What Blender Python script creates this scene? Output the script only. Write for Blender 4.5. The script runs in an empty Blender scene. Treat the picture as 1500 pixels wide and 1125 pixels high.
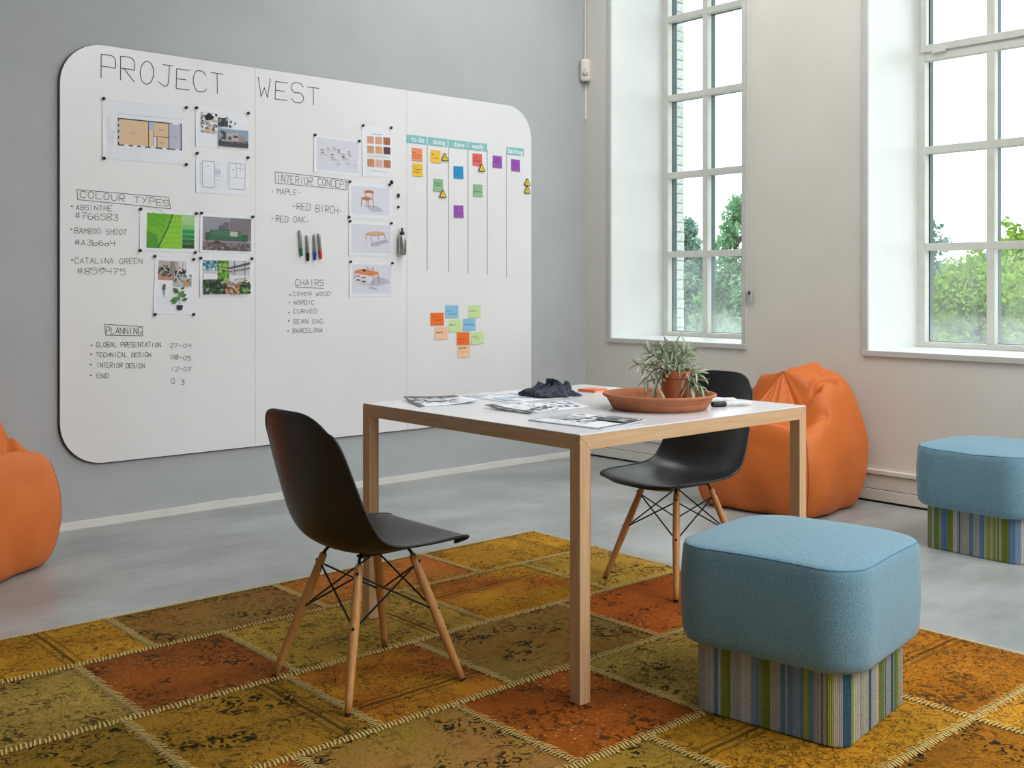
import bpy, bmesh, math, random
import numpy as np
from mathutils import Vector, Matrix, Euler
from math import sin, cos, pi, radians as R
random.seed(7); rng = np.random.default_rng(7)
scene = bpy.context.scene
col = scene.collection

# ------------------------------------------------------------------ camera, sky, exposure
CAM_H = 1.156
cd = bpy.data.cameras.new('camera'); cam = bpy.data.objects.new('camera', cd); col.objects.link(cam)
cam.location = (0, 0, CAM_H); cam.rotation_euler = (R(90), 0, R(48.5 - 90))
cd.sensor_width = 36; cd.lens = 1580/1500*36; cd.shift_y = -143.5/1500; cd.clip_start = .05; cd.clip_end = 300
scene.camera = cam
world = bpy.data.worlds.new('world'); scene.world = world; world.use_nodes = True
wbg = world.node_tree.nodes['Background']
wbg.inputs[0].default_value = (.93, .98, 1.0, 1); wbg.inputs[1].default_value = 2.4
scene.view_settings.view_transform = 'Standard'; scene.view_settings.look = 'None'
scene.view_settings.gamma = 1; scene.view_settings.use_curve_mapping = False
scene.view_settings.exposure = 0.25
WX = 5.285        # room face of the window wall
WY = 5.215        # room face of the grey wall
X0, Y0, CEIL = -6.0, -4.4, 4.6
WINS = [('window_1', 3.90, 4.97), ('window_2', 1.86, 3.08), ('window_3', -.15, 1.07), ('window_4', -2.15, -.93), ('window_5', -4.1, -2.9)]
WZ0, WZ1 = .81, 4.12
for n, a, b in WINS:                         # sky portals in the window openings: they give off no light of their own
    ld = bpy.data.lights.new('sky_portal', 'AREA'); ld.shape = 'RECTANGLE'; ld.size = b-a; ld.size_y = WZ1-WZ0
    ld.cycles.is_portal = True
    lo = bpy.data.objects.new('sky_portal', ld); col.objects.link(lo)
    lo.location = (5.93, (a+b)/2, (WZ0+WZ1)/2); lo.rotation_euler = Euler((R(90), 0, R(90)))

FILL_LAMPS = [(1.2, -3.5), (2.8, -3.5), (4.4, -3.5), (2.8, -1.6), (4.4, -1.6), (4.1, .4), (4.1, 2.2), (4.1, 4.0)]
for i, (x, y) in enumerate(FILL_LAMPS):            # unseen fill lamps added below the ceiling to brighten the room
    ld = bpy.data.lights.new('fill_panel', 'AREA'); ld.shape = 'RECTANGLE'; ld.size = 1.5; ld.size_y = .6
    ld.energy = 52 if y < 0 else 25; ld.color = (1, .99, .985)
    lo = bpy.data.objects.new('fill_panel', ld); col.objects.link(lo); lo.location = (x, y, 4.02)

# ------------------------------------------------------------------ helpers
def lin(c):
    if isinstance(c, str):
        c = [int(c[i:i+2], 16) for i in (0, 2, 4)]
    return tuple((v/255/12.92 if v/255 <= .04045 else ((v/255+.055)/1.055)**2.4) for v in c)
def tag(o, label=None, cat=None, group=None, kind=None):
    if label: o['label'] = label
    if cat: o['category'] = cat
    if group: o['group'] = group
    if kind: o['kind'] = kind
    return o
def empty(name, loc=(0,0,0), rz=0, parent=None):
    o = bpy.data.objects.new(name, None); col.objects.link(o); o.location = loc; o.rotation_euler = (0,0,rz)
    o.empty_display_size = .05
    if parent: o.parent = parent
    return o
class MB:
    def __init__(s): s.v = []; s.f = []; s.c = []; s.usec = False
    def add(s, vs, fs, M=None, color=None):
        n = len(s.v)
        for p in vs:
            p = Vector(p)
            if M is not None: p = M @ p
            s.v.append(tuple(p))
        for f in fs:
            s.f.append(tuple(i+n for i in f)); s.c.append(color)
        if color is not None: s.usec = True
        return s
    def box(s, a, b, M=None, color=None):
        x0,y0,z0 = a; x1,y1,z1 = b
        return s.add([(x0,y0,z0),(x1,y0,z0),(x1,y1,z0),(x0,y1,z0),(x0,y0,z1),(x1,y0,z1),(x1,y1,z1),(x0,y1,z1)],
            [(0,3,2,1),(4,5,6,7),(0,1,5,4),(1,2,6,5),(2,3,7,6),(3,0,4,7)], M, color)
    def tube(s, pts, r, n=8, color=None, cap=True, M=None):
        pts = [Vector(p) for p in pts]; rs = r if hasattr(r, '__len__') else [r]*len(pts)
        vs = []; fs = []; prev = None
        for i, p in enumerate(pts):
            t = (pts[min(i+1, len(pts)-1)] - pts[max(i-1, 0)]).normalized()
            a = prev if prev is not None else (Vector((0,0,1)) if abs(t.z) < .9 else Vector((1,0,0)))
            a = (a - t*a.dot(t)).normalized(); b = t.cross(a); prev = a
            for k in range(n):
                q = 2*pi*k/n; vs.append(p + (a*cos(q) + b*sin(q))*rs[i])
        for i in range(len(pts)-1):
            for k in range(n): fs.append((i*n+k, i*n+(k+1)%n, (i+1)*n+(k+1)%n, (i+1)*n+k))
        if cap: fs.append(tuple(range(n))[::-1]); fs.append(tuple((len(pts)-1)*n+k for k in range(n)))
        return s.add(vs, fs, M, color)
    def lathe(s, prof, n=40, M=None, color=None):
        vs = []; fs = []
        for r, z in prof:
            for k in range(n): q = 2*pi*k/n; vs.append((r*cos(q), r*sin(q), z))
        for i in range(len(prof)-1):
            for k in range(n): fs.append((i*n+k, i*n+(k+1)%n, (i+1)*n+(k+1)%n, (i+1)*n+k))
        fs.append(tuple(range(n))[::-1]); fs.append(tuple((len(prof)-1)*n+k for k in range(n)))
        return s.add(vs, fs, M, color)
    def grid(s, P, closeu=False, color=None):
        nu = len(P); nv = len(P[0]); vs = [tuple(p) for row in P for p in row]; fs = []
        for i in range(nu if closeu else nu-1):
            for j in range(nv-1):
                fs.append((i*nv+j, ((i+1)%nu)*nv+j, ((i+1)%nu)*nv+j+1, i*nv+j+1))
        return s.add(vs, fs, None, color)
    def mesh(s, name, smooth=False):
        me = bpy.data.meshes.new(name); me.from_pydata(s.v, [], s.f); me.update()
        if s.usec:
            at = me.color_attributes.new('Col', 'FLOAT_COLOR', 'CORNER')
            buf = []
            for f, c in zip(s.f, s.c):
                c = c or (.8,.8,.8)
                buf += [c[0], c[1], c[2], 1]*len(f)
            at.data.foreach_set('color', buf)
        if smooth: me.shade_smooth() if hasattr(me, 'shade_smooth') else me.polygons.foreach_set('use_smooth', [True]*len(me.polygons))
        return me
    def build(s, name, mat, parent=None, smooth=False, bevel=0, seg=2, loc=None, recalc=False):
        me = s.mesh(name, smooth)
        if recalc:
            bm = bmesh.new(); bm.from_mesh(me); bmesh.ops.recalc_face_normals(bm, faces=bm.faces); bm.to_mesh(me); bm.free()
        for m in (mat if isinstance(mat, (list, tuple)) else [mat]): me.materials.append(m)
        o = bpy.data.objects.new(name, me); col.objects.link(o)
        if parent: o.parent = parent
        if loc: o.location = loc
        if bevel:
            b = o.modifiers.new('bevel', 'BEVEL'); b.width = bevel; b.segments = seg; b.limit_method = 'ANGLE'; b.angle_limit = R(40)
            for p in me.polygons: p.use_smooth = True
            w = o.modifiers.new('wn', 'WEIGHTED_NORMAL'); w.keep_sharp = True
        return o
def copy_tree(o, parent=None):
    c = o.copy(); col.objects.link(c); c.parent = parent
    for ch in list(o.children): copy_tree(ch, c)
    return c

# ------------------------------------------------------------------ materials
def newmat(name):
    m = bpy.data.materials.new(name); m.use_nodes = True
    nt = m.node_tree; return m, nt, nt.nodes['Principled BSDF'], nt.nodes, nt.links
def noise_mix(nt, c1, c2, scale, detail=4, coord='Object', stretch=None, lo=.35, hi=.65):
    N, L = nt.nodes, nt.links
    tc = N.new('ShaderNodeTexCoord'); src = tc.outputs[coord]
    if stretch:
        mp = N.new('ShaderNodeMapping'); mp.inputs['Scale'].default_value = stretch; L.new(src, mp.inputs[0]); src = mp.outputs[0]
    nz = N.new('ShaderNodeTexNoise'); nz.inputs['Scale'].default_value = scale; nz.inputs['Detail'].default_value = detail; L.new(src, nz.inputs['Vector'])
    rp = N.new('ShaderNodeValToRGB'); rp.color_ramp.elements[0].position = lo; rp.color_ramp.elements[1].position = hi
    rp.color_ramp.elements[0].color = (*c1, 1); rp.color_ramp.elements[1].color = (*c2, 1); L.new(nz.outputs[0], rp.inputs[0])
    return rp, nz, src
def pm(name, c, c2=None, rough=.5, scale=20, stretch=None, bump=0, bscale=200, metallic=0, spec=.5, coord='Object', detail=4, coat=0, sheen=0, lo=.35, hi=.65):
    m, nt, p, N, L = newmat(name); c = lin(c)
    p.inputs['Roughness'].default_value = rough; p.inputs['Metallic'].default_value = metallic
    p.inputs['Specular IOR Level'].default_value = spec
    if coat: p.inputs['Coat Weight'].default_value = coat; p.inputs['Coat Roughness'].default_value = .08
    if sheen: p.inputs['Sheen Weight'].default_value = sheen
    if c2 is not None:
        rp, nz, src = noise_mix(nt, c, lin(c2), scale, detail, coord, stretch, lo, hi); L.new(rp.outputs[0], p.inputs['Base Color'])
    else: p.inputs['Base Color'].default_value = (*c, 1)
    if bump:
        tc = N.new('ShaderNodeTexCoord'); nz = N.new('ShaderNodeTexNoise'); nz.inputs['Scale'].default_value = bscale; nz.inputs['Detail'].default_value = 3
        L.new(tc.outputs['Object'], nz.inputs['Vector']); b = N.new('ShaderNodeBump'); b.inputs['Strength'].default_value = bump; b.inputs['Distance'].default_value = .01
        L.new(nz.outputs[0], b.inputs['Height']); L.new(b.outputs[0], p.inputs['Normal'])
    return m
def colmat(name, rough=.6, grain=0, spec=.4):
    m, nt, p, N, L = newmat(name); a = N.new('ShaderNodeVertexColor'); a.layer_name = 'Col'
    p.inputs['Roughness'].default_value = rough; p.inputs['Specular IOR Level'].default_value = spec
    if grain:
        mx = N.new('ShaderNodeMix'); mx.data_type = 'RGBA'; mx.blend_type = 'MULTIPLY'; mx.inputs[0].default_value = 1
        tc = N.new('ShaderNodeTexCoord'); nz = N.new('ShaderNodeTexNoise'); nz.inputs['Scale'].default_value = grain; L.new(tc.outputs['Object'], nz.inputs['Vector'])
        rp = N.new('ShaderNodeValToRGB'); rp.color_ramp.elements[0].color = (.62,.62,.62,1); rp.color_ramp.elements[1].color = (1,1,1,1)
        rp.color_ramp.elements[0].position = .35; rp.color_ramp.elements[1].position = .6
        L.new(nz.outputs[0], rp.inputs[0]); L.new(a.outputs[0], mx.inputs[6]); L.new(rp.outputs[0], mx.inputs[7]); L.new(mx.outputs[2], p.inputs['Base Color'])
    else: L.new(a.outputs[0], p.inputs['Base Color'])
    return m
M = {}
M['grey_wall'] = pm('grey_wall_paint', (182,185,188), (177,180,183), .75, 3, bump=.08, bscale=90)
M['white_wall'] = pm('white_wall_paint', (226,224,214), (221,219,209), .65, 2, bump=.04, bscale=60)
M['ceil'] = pm('ceiling_paint', 'eeeeec', None, .8)
M['trim'] = pm('trim_paint', 'e4e3dd', 'dddcd6', .4, 5)
M['reveal'] = pm('reveal_paint', 'eceeed', 'e6e9e8', .4, 3)
M['casing'] = pm('casing_paint', (206,207,203), (200,201,197), .5, 8)
M['frame'] = pm('window_frame_paint', 'e2e2da', 'dadad1', .4, 12)
M['spacer'] = pm('outer_frame_teal', '35525a', '2b454d', .4, 10)
M['concrete'] = None
M['brick'] = pm('white_brick', 'e9eae6', 'd5d8d3', .85, 30, bump=.5, bscale=60)
M['mortar'] = pm('mortar', 'c9ccc8', 'bbbfbb', .9, 30)
M['oak'] = pm('light_oak', 'd8b185', 'c89c6c', .42, 9, stretch=(1,1,1), bump=.03, bscale=150)
def wood(name, c1, c2, stretch, rough=.42):
    m, nt, p, N, L = newmat(name); p.inputs['Roughness'].default_value = rough
    rp, nz, src = noise_mix(nt, lin(c1), lin(c2), 7, 6, 'Object', stretch, .3, .7)
    nz.inputs['Distortion'].default_value = .6
    L.new(rp.outputs[0], p.inputs['Base Color'])
    b = N.new('ShaderNodeBump'); b.inputs['Strength'].default_value = .06; b.inputs['Distance'].default_value = .01; L.new(nz.outputs[0], b.inputs['Height']); L.new(b.outputs[0], p.inputs['Normal'])
    return m
M['oak_x'] = wood('oak_grain_x', 'dab68d', 'c99f75', (.6, 14, 14))
M['oak_y'] = wood('oak_grain_y', 'dab68d', 'c99f75', (14, .6, 14))
M['oak_z'] = wood('oak_grain_z', 'dab68d', 'c99f75', (14, 14, .6))
M['leg_wood'] = wood('maple_leg', 'd2995c', 'bd8448', (20, 20, 1), .35)
M['laminate'] = pm('white_laminate', 'e6e6ea', 'e2e2e7', .22, 3)
M['black_plastic'] = pm('black_plastic', '1b1c1e', '17181a', .36, 30, bump=.02, bscale=500)
M['black_metal'] = pm('black_metal', '101113', None, .4, metallic=.3)
M['rubber'] = pm('black_rubber', '0c0c0c', None, .7)
M['leather'] = pm('orange_leather', 'd6712f', 'cf6a2a', .48, 6, bump=.06, bscale=350, spec=.35)
M['seam'] = pm('orange_seam', 'b04e14', None, .6)
M['blue_felt'] = pm('blue_felt', '7fa3b4', '668da1', .95, 260, bump=.25, bscale=500, sheen=.25, spec=.15, detail=2)
M['blue_piping'] = pm('blue_piping', '4f7e94', None, .9)
M['stripe'] = colmat('striped_cord_weave', .85, 420, .2)
M['print'] = colmat('flat_print', .55, 0, .35)
M['paper'] = pm('paper', 'eceff6', 'e7eaf2', .6, 5)
M['enamel'] = pm('white_enamel', (236,236,238), (232,232,234), .22, 2, spec=.5)
M['ink'] = pm('marker_ink', '4a4642', '3d3935', .6, 40)
M['magnet'] = pm('black_magnet', '090909', None, .35)
M['terra'] = pm('terracotta', 'bd7c5a', 'b06d4b', .8, 18, bump=.12, bscale=120, spec=.2)
M['soil'] = pm('potting_soil', '2c2018', '4a3a2c', .95, 80, bump=.8, bscale=90)
M['leaf'] = pm('silver_green_leaf', 'a3b194', 'c2ccb6', .65, 14, spec=.3)
M['stem'] = pm('plant_stem', '7d8a62', '8f8f6c', .7, 20)
M['cloth'] = pm('navy_cloth', '2b3140', '3a4152', .9, 25, bump=.3, bscale=400, sheen=.3, spec=.1)
M['steel'] = pm('brushed_steel', 'c0c0be', 'a8a8a6', .3, 40, metallic=.85, stretch=(1,1,20))
M['plastic_white'] = pm('white_plastic', 'e6e2d6', None, .4)
M['lens'] = pm('grey_lens', 'b7b9ba', None, .2)
M['header'] = pm('turquoise_card', '86c4c6', '80bfc1', .5, 10)
M['white_print'] = pm('white_print', 'f5f7f7', None, .5)
M['sky_cord'] = pm('blind_chain', 'd8d2c6', None, .4)
def mk(c, r=.4): return pm('plastic_'+c, c, None, r)
# ---- polished concrete
m, nt, p, N, L = newmat('polished_concrete')
rp, nz, src = noise_mix(nt, lin((140,144,143)), lin((180,184,183)), 1.5, 9, 'Object', (1,1.5,1), .32, .68)
rp2, nz2, _ = noise_mix(nt, (.78,.78,.78), (1,1,1), 9, 8, 'Object', (1,1.8,1), .3, .55)
mx = N.new('ShaderNodeMix'); mx.data_type = 'RGBA'; mx.blend_type = 'MULTIPLY'; mx.inputs[0].default_value = .55
L.new(rp.outputs[0], mx.inputs[6]); L.new(rp2.outputs[0], mx.inputs[7]); L.new(mx.outputs[2], p.inputs['Base Color'])
mr = N.new('ShaderNodeMapRange'); mr.inputs[3].default_value = .22; mr.inputs[4].default_value = .42; L.new(nz.outputs[0], mr.inputs[0]); L.new(mr.outputs[0], p.inputs['Roughness'])
M['concrete'] = m
# ---- clear glass: passes daylight, keeps a faint reflection
m, nt, p, N, L = newmat('window_glass'); N.remove(p)
tr = N.new('ShaderNodeBsdfTransparent'); tr.inputs[0].default_value = (.93,.97,.96,1)
gl = N.new('ShaderNodeBsdfGlossy'); gl.inputs['Roughness'].default_value = .02
fr = N.new('ShaderNodeFresnel'); fr.inputs[0].default_value = 1.45
gm = N.new('ShaderNodeNewGeometry'); fm = N.new('ShaderNodeMath'); fm.operation = 'SUBTRACT'; fm.inputs[0].default_value = 1; L.new(gm.outputs['Backfacing'], fm.inputs[1])
fx_ = N.new('ShaderNodeMath'); fx_.operation = 'MULTIPLY'; L.new(fr.outputs[0], fx_.inputs[0]); L.new(fm.outputs[0], fx_.inputs[1])
ms = N.new('ShaderNodeMixShader'); L.new(fx_.outputs[0], ms.inputs[0]); L.new(tr.outputs[0], ms.inputs[1]); L.new(gl.outputs[0], ms.inputs[2])
L.new(ms.outputs[0], N['Material Output'].inputs[0]); M['glass'] = m
m, nt, p, N, L = newmat('dusty_window_glass'); N.remove(p)
tr = N.new('ShaderNodeBsdfTransparent'); tr.inputs[0].default_value = (.93,.97,.96,1)
du = N.new('ShaderNodeBsdfTranslucent'); du.inputs[0].default_value = (.86,.90,.90,1)
tc = N.new('ShaderNodeTexCoord'); sx_ = N.new('ShaderNodeSeparateXYZ'); L.new(tc.outputs['Object'], sx_.inputs[0])
mr = N.new('ShaderNodeMapRange'); mr.inputs[1].default_value = .02; mr.inputs[2].default_value = .20; mr.inputs[3].default_value = .48; mr.inputs[4].default_value = .12; L.new(sx_.outputs[2], mr.inputs[0])
nz = N.new('ShaderNodeTexNoise'); nz.inputs['Scale'].default_value = 6; L.new(tc.outputs['Object'], nz.inputs['Vector'])
mt = N.new('ShaderNodeMath'); mt.operation = 'MULTIPLY'; L.new(mr.outputs[0], mt.inputs[0]); L.new(nz.outputs[0], mt.inputs[1])
ms = N.new('ShaderNodeMixShader'); L.new(mt.outputs[0], ms.inputs[0]); L.new(tr.outputs[0], ms.inputs[1]); L.new(du.outputs[0], ms.inputs[2])
L.new(ms.outputs[0], N['Material Output'].inputs[0]); M['dusty'] = m
# ---- rug patches: two tones, thin wandering dark outlines, dark blotches, worn flecks
def rugmat(name, c1, c2, dark, seed, line=.5, blot=.5, wear=.3, sc=1.0, border=0):
    m, nt, p, N, L = newmat(name); p.inputs['Roughness'].default_value = .95; p.inputs['Specular IOR Level'].default_value = .1
    tc = N.new('ShaderNodeTexCoord'); mp = N.new('ShaderNodeMapping'); mp.inputs['Location'].default_value = (seed*3.7, seed*1.9, 0); L.new(tc.outputs['Object'], mp.inputs[0])
    def noise(scale, det=3, dist=0):
        n = N.new('ShaderNodeTexNoise'); n.inputs['Scale'].default_value = scale; n.inputs['Detail'].default_value = det; n.inputs['Distortion'].default_value = dist
        L.new(mp.outputs[0], n.inputs['Vector']); return n.outputs[0]
    def ramp(src, stops):
        r = N.new('ShaderNodeValToRGB'); e = r.color_ramp.elements
        while len(e) < len(stops): e.new(.5)
        for q, (pos, c) in zip(e, stops): q.position = pos; q.color = (*((c,)*3 if not hasattr(c, '__len__') else c), 1)
        L.new(src, r.inputs[0]); return r.outputs[0]
    def math(op, a, b):
        n = N.new('ShaderNodeMath'); n.operation = op
        for i, q in enumerate((a, b)):
            if isinstance(q, (int, float)): n.inputs[i].default_value = q
            else: L.new(q, n.inputs[i])
        return n.outputs[0]
    base = ramp(noise(3.2, 5), [(.38, lin(c1)), (.62, lin(c2))])
    l1 = ramp(noise(16*sc, 1.5, 1.4), [(.456, 0), (.481, 1), (.506, 0)])
    l2 = ramp(noise(26*sc, 1.5, 2.2), [(.508, 0), (.54, 1), (.572, 0)])
    msk = ramp(noise(4.5, 1), [(.33, .15), (.45, 1)])
    b1 = math('MULTIPLY', ramp(noise(34*sc, 3, 1.6), [(.53, 0), (.57, 1)]), ramp(noise(6, 1.5), [(.45, .12), (.55, 1)]))
    tot = math('MAXIMUM', math('MULTIPLY', math('MAXIMUM', l1, l2), math('MULTIPLY', msk, line)), math('MULTIPLY', b1, blot))
    if border:
        sx = N.new('ShaderNodeSeparateXYZ'); L.new(tc.outputs['Object'], sx.inputs[0])
        ax = sx.outputs[0 if border < 0 else 1]; d = math('ABSOLUTE', math('SUBTRACT', ax, abs(border)-1), 0)
        bl = math('MAXIMUM', ramp(d, [(0, 1), (.004, 1), (.006, 0)]), ramp(math('ABSOLUTE', math('SUBTRACT', d, .025), 0), [(0, .8), (.003, .8), (.005, 0)]))
        tot = math('MAXIMUM', tot, math('MULTIPLY', bl, .8))
    mx = N.new('ShaderNodeMix'); mx.data_type = 'RGBA'; L.new(tot, mx.inputs[0]); L.new(base, mx.inputs[6]); mx.inputs[7].default_value = (*lin(dark), 1)
    fl = ramp(noise(95, 3), [(.60, 0), (.70, wear)])
    fl = math('MULTIPLY', fl, ramp(noise(4, 2), [(.4, 0), (.6, 1)]))
    m2 = N.new('ShaderNodeMix'); m2.data_type = 'RGBA'; L.new(fl, m2.inputs[0]); L.new(mx.outputs[2], m2.inputs[6]); m2.inputs[7].default_value = (*lin('d2b474'), 1)
    # pile grain
    g = ramp(noise(260, 2), [(.3, .72), (.7, 1.0)])
    m3 = N.new('ShaderNodeMix'); m3.data_type = 'RGBA'; m3.blend_type = 'MULTIPLY'; m3.inputs[0].default_value = 1
    L.new(m2.outputs[2], m3.inputs[6]); L.new(g, m3.inputs[7]); L.new(m3.outputs[2], p.inputs['Base Color'])
    b = N.new('ShaderNodeBump'); b.inputs['Strength'].default_value = .35; b.inputs['Distance'].default_value = .003; L.new(noise(200, 3), b.inputs['Height']); L.new(b.outputs[0], p.inputs['Normal'])
    return m
M['stitch'] = pm('stitch_yarn', (218,192,122), (198,172,102), .95, 60)
M['tape_yarn'] = pm('tape_yarn', (168,140,70), (146,120,58), .95, 90)
M['rug_base'] = pm('rug_backing', '8c7636', '7a6830', .95, 50)

# ------------------------------------------------------------------ room shell
TH = .72
MB().box((X0-.3, Y0-.3, -.15), (WX+TH, WY+.3, 0)).build('floor', M['concrete'])
tag(bpy.data.objects['floor'], 'polished grey concrete floor', kind='structure')
tag(MB().box((X0-.3, Y0-.3, CEIL), (WX+TH, WY+.3, CEIL+.2)).build('ceiling', M['ceil']), 'white ceiling', kind='structure')
tag(MB().box((X0-.3, WY, 0), (WX, WY+.3, CEIL)).build('wall_back', M['grey_wall']), 'grey painted wall behind the whiteboard', kind='structure')
tag(MB().box((X0-.3, Y0-.3, 0), (X0, WY, CEIL)).build('wall_left', M['grey_wall']), 'grey wall at the left', kind='structure')
tag(MB().box((X0, Y0-.3, 0), (WX, Y0, CEIL)).build('wall_front', M['grey_wall']), 'grey wall behind the camera', kind='structure')
w = MB(); ys = [Y0-.3]
for n, a, b in sorted(WINS, key=lambda q: q[1]): ys += [a, b]
ys.append(WY+.3)
for i in range(0, len(ys), 2): w.box((WX, ys[i], 0), (WX+TH-.1, ys[i+1], CEIL))
for n, a, b in WINS:
    w.box((WX, a, 0), (WX+TH-.1, b, WZ0-.021)); w.box((WX, a, WZ1), (WX+TH-.1, b, CEIL))
wr = tag(w.build('wall_right', M['white_wall']), 'off-white wall with tall deep windows', kind='structure')
# outer brick pier seen through the first window, each brick its own piece
bk = [MB().box((0, 0, 0), (L_, .10, .058)) for L_ in (.088, .094, .090)]
bms = [q.mesh('brick') for q in bk]
for q in bms: q.materials.append(M['brick'])
for i in range(50):
    o = bpy.data.objects.new('brick', bms[i % 3]); col.objects.link(o); o.parent = wr
    o.location = (5.895 + random.uniform(-.003,.003), 4.925 + random.uniform(-.004,.004), .80 + i*.0675)
    o.rotation_euler = (0, 0, random.uniform(-.02,.02))
MB().box((5.895, 4.935, .78), (5.995, 5.05, .80+50*.0675)).build('mortar_bed', M['mortar'], wr)
# low skirting of the grey wall: worn painted strip with an uneven top edge
sk = MB(); xs = np.arange(X0, WX, .05); zz = .036 + np.array([random.uniform(-.0012,.0012) for _ in xs]) + .003*(np.sin(xs*3.1) > .93)
vs = []; fs = []
for x, z_ in zip(xs, zz): vs += [(x, WY, 0), (x, WY-.008, 0), (x, WY-.008, z_), (x, WY, z_+.001)]
for i in range(len(xs)-1):
    for k in range(3): fs.append((i*4+k, i*4+4+k, i*4+5+k, i*4+1+k))
sk.add(vs, fs); tag(sk.build('baseboard_back', M['trim']), 'low white skirting strip under the grey wall', kind='structure')
br = empty('baseboard_right', (WX, 0, 0)); tag(br, 'stepped off-white skirting under the windows', kind='structure')
MB().box((-.012, Y0, .012), (0, WY-.008, .070)).build('lower_board', M['white_wall'], br, bevel=.002)
MB().box((-.010, Y0, .073), (0, WY-.008, .148)).build('middle_board', M['white_wall'], br, bevel=.002)
MB().box((-.020, Y0, .151), (0, WY-.008, .177)).build('top_moulding', M['white_wall'], br, bevel=.004)
MB().box((-.006, Y0, 0), (0, WY-.008, .15)).build('painted_gap_shade', M['rubber'], br)  # black strip standing in for the shade inside the skirting gaps

WHERE = ['nearest the front wall, left of three', 'nearest the front wall, middle of three', 'nearest the front wall beside the last window', 'behind the camera, left of two', 'behind the camera beside the fourth window', 'beside the third window', 'above the far stool by the second window', 'above the bean bag by the corner window']
for (x, y), wh in zip(FILL_LAMPS, WHERE):  # unseen housings made up to go with the added fill lamps
    t = empty('fill_light', (x, y, 4.04)); tag(t, 'added flat fill light, unseen below the ceiling, ' + wh, 'fill light', 'added fill lights above the picture')
    MB().box((-.78,-.33,0),(.78,.33,.05)).build('housing', M['ceil'], t); MB().tube([(0,0,.05),(0,0,CEIL-4.04)], .01, 8).build('suspension', M['rubber'], t)
# ------------------------------------------------------------------ windows
def window(name, a, b, label, transom):
    w = empty(name, (WX, (a+b)/2, WZ0)); tag(w, label, kind='structure')
    h = (b-a)/2; Z = WZ1-WZ0; D0 = .518
    # reveal lining and casing strip
    MB().box((0, -h, -.02), (D0+.06, h, 0)).build('window_sill', M['reveal'], w)
    MB().box((0, h-.004, 0), (D0+.06, h-.0005, Z)).build('reveal_lining', M['reveal'], w)
    MB().box((0, -h+.0005, 0), (D0+.06, -h+.004, Z)).build('reveal_lining', M['reveal'], w)
    c = .030
    for nm, p, q in (('casing_strip', (-.010, h-.002, -.002), (.002, h+c, Z)), ('casing_strip', (-.010, -h-c, -.002), (.002, -h+.002, Z)),
                     ('casing_strip', (-.012, -h-c, -c), (.002, h+c, .000))):
        MB().box(p, q).build(nm, M['casing'], w, bevel=.002)
    F = .052; bars = [.566, 1.115, 1.655, 2.205, 2.75]; bw = .0215
    inner = (b-a) - 2*F; mus = [h-F-inner/3, h-F-2*inner/3]
    fr = MB()
    fr.box((D0, h-F, 0), (D0+.05, h, Z)); fr.box((D0, -h, 0), (D0+.05, -h+F, Z)); fr.box((D0, -h+F, 0), (D0+.05, h-F, .030)); fr.box((D0, -h+F, Z-F), (D0+.05, h-F, Z))
    fr.build('window_frame', M['frame'], w, bevel=.003)
    for y in mus: MB().box((D0+.004, y-bw, .030), (D0+.048, y+bw, Z-F)).build('muntin', M['frame'], w, bevel=.003)
    for i, z in enumerate(bars):
        t = bw*(1.75 if transom and i == 2 else 1)
        MB().box((D0+.002, -h+F, z-t), (D0+.046, h-F, z+t)).build('glazing_bar', M['frame'], w, bevel=.003)
    if transom:
        s = MB(); y0, y1 = -h+F*.6, h-F*.6; z0, z1 = bars[2]+.012, Z-F*.6
        s.box((D0-.012, y1-.035, z0), (D0, y1, z1)).box((D0-.012, y0, z0), (D0, y0+.035, z1)).box((D0-.012, y0+.035, z0), (D0, y1-.035, z0+.04)).box((D0-.012, y0+.035, z1-.03), (D0, y1-.035, z1))
        s.build('opening_sash', M['frame'], w, bevel=.003)
        hd = MB().box((D0-.02, y1-.15, z0-.012), (D0-.002, y1-.07, z0+.004)); hd.build('sash_stay', M['frame'], w, bevel=.002)
    # outer half of the bars, dark teal, seen through the panes
    sp = MB(); e = D0+.052; g = D0+.094
    sp.box((e, h-F-.004, .02), (g, h, Z)); sp.box((e, -h, .02), (g, -h+F+.004, Z)); sp.box((e, -h+F, .0), (g, h-F, .034)); sp.box((e, -h+F, Z-F), (g, h-F, Z))
    for y in mus: sp.box((e, y-bw+.004, .03), (g, y+bw-.004, Z-F))
    for z in bars: sp.box((e, -h+F, z-bw+.004), (g, h-F, z+bw-.004))
    sp.build('outer_frame', M['spacer'], w)
    yy = [-h+F] + sorted(mus) + [h-F]; zz = [.03] + bars + [Z-F]
    for i in range(3):
        for j in range(6): MB().box((D0+.049, yy[i]+.001, zz[j]+.001), (D0+.0515, yy[i+1]-.001, zz[j+1]-.001)).build('window_pane', M['dusty' if j == 0 else 'glass'], w)
for i, (n, a, b) in enumerate(WINS):
    window(n, a, b, ['tall gridded window beside the corner, white brick visible outside', 'tall gridded window above the blue stool with an opening upper sash',
        'tall window to the right, outside the picture', 'tall window further right, outside the picture', 'last tall window, outside the picture'][i], i > 0)
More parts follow.
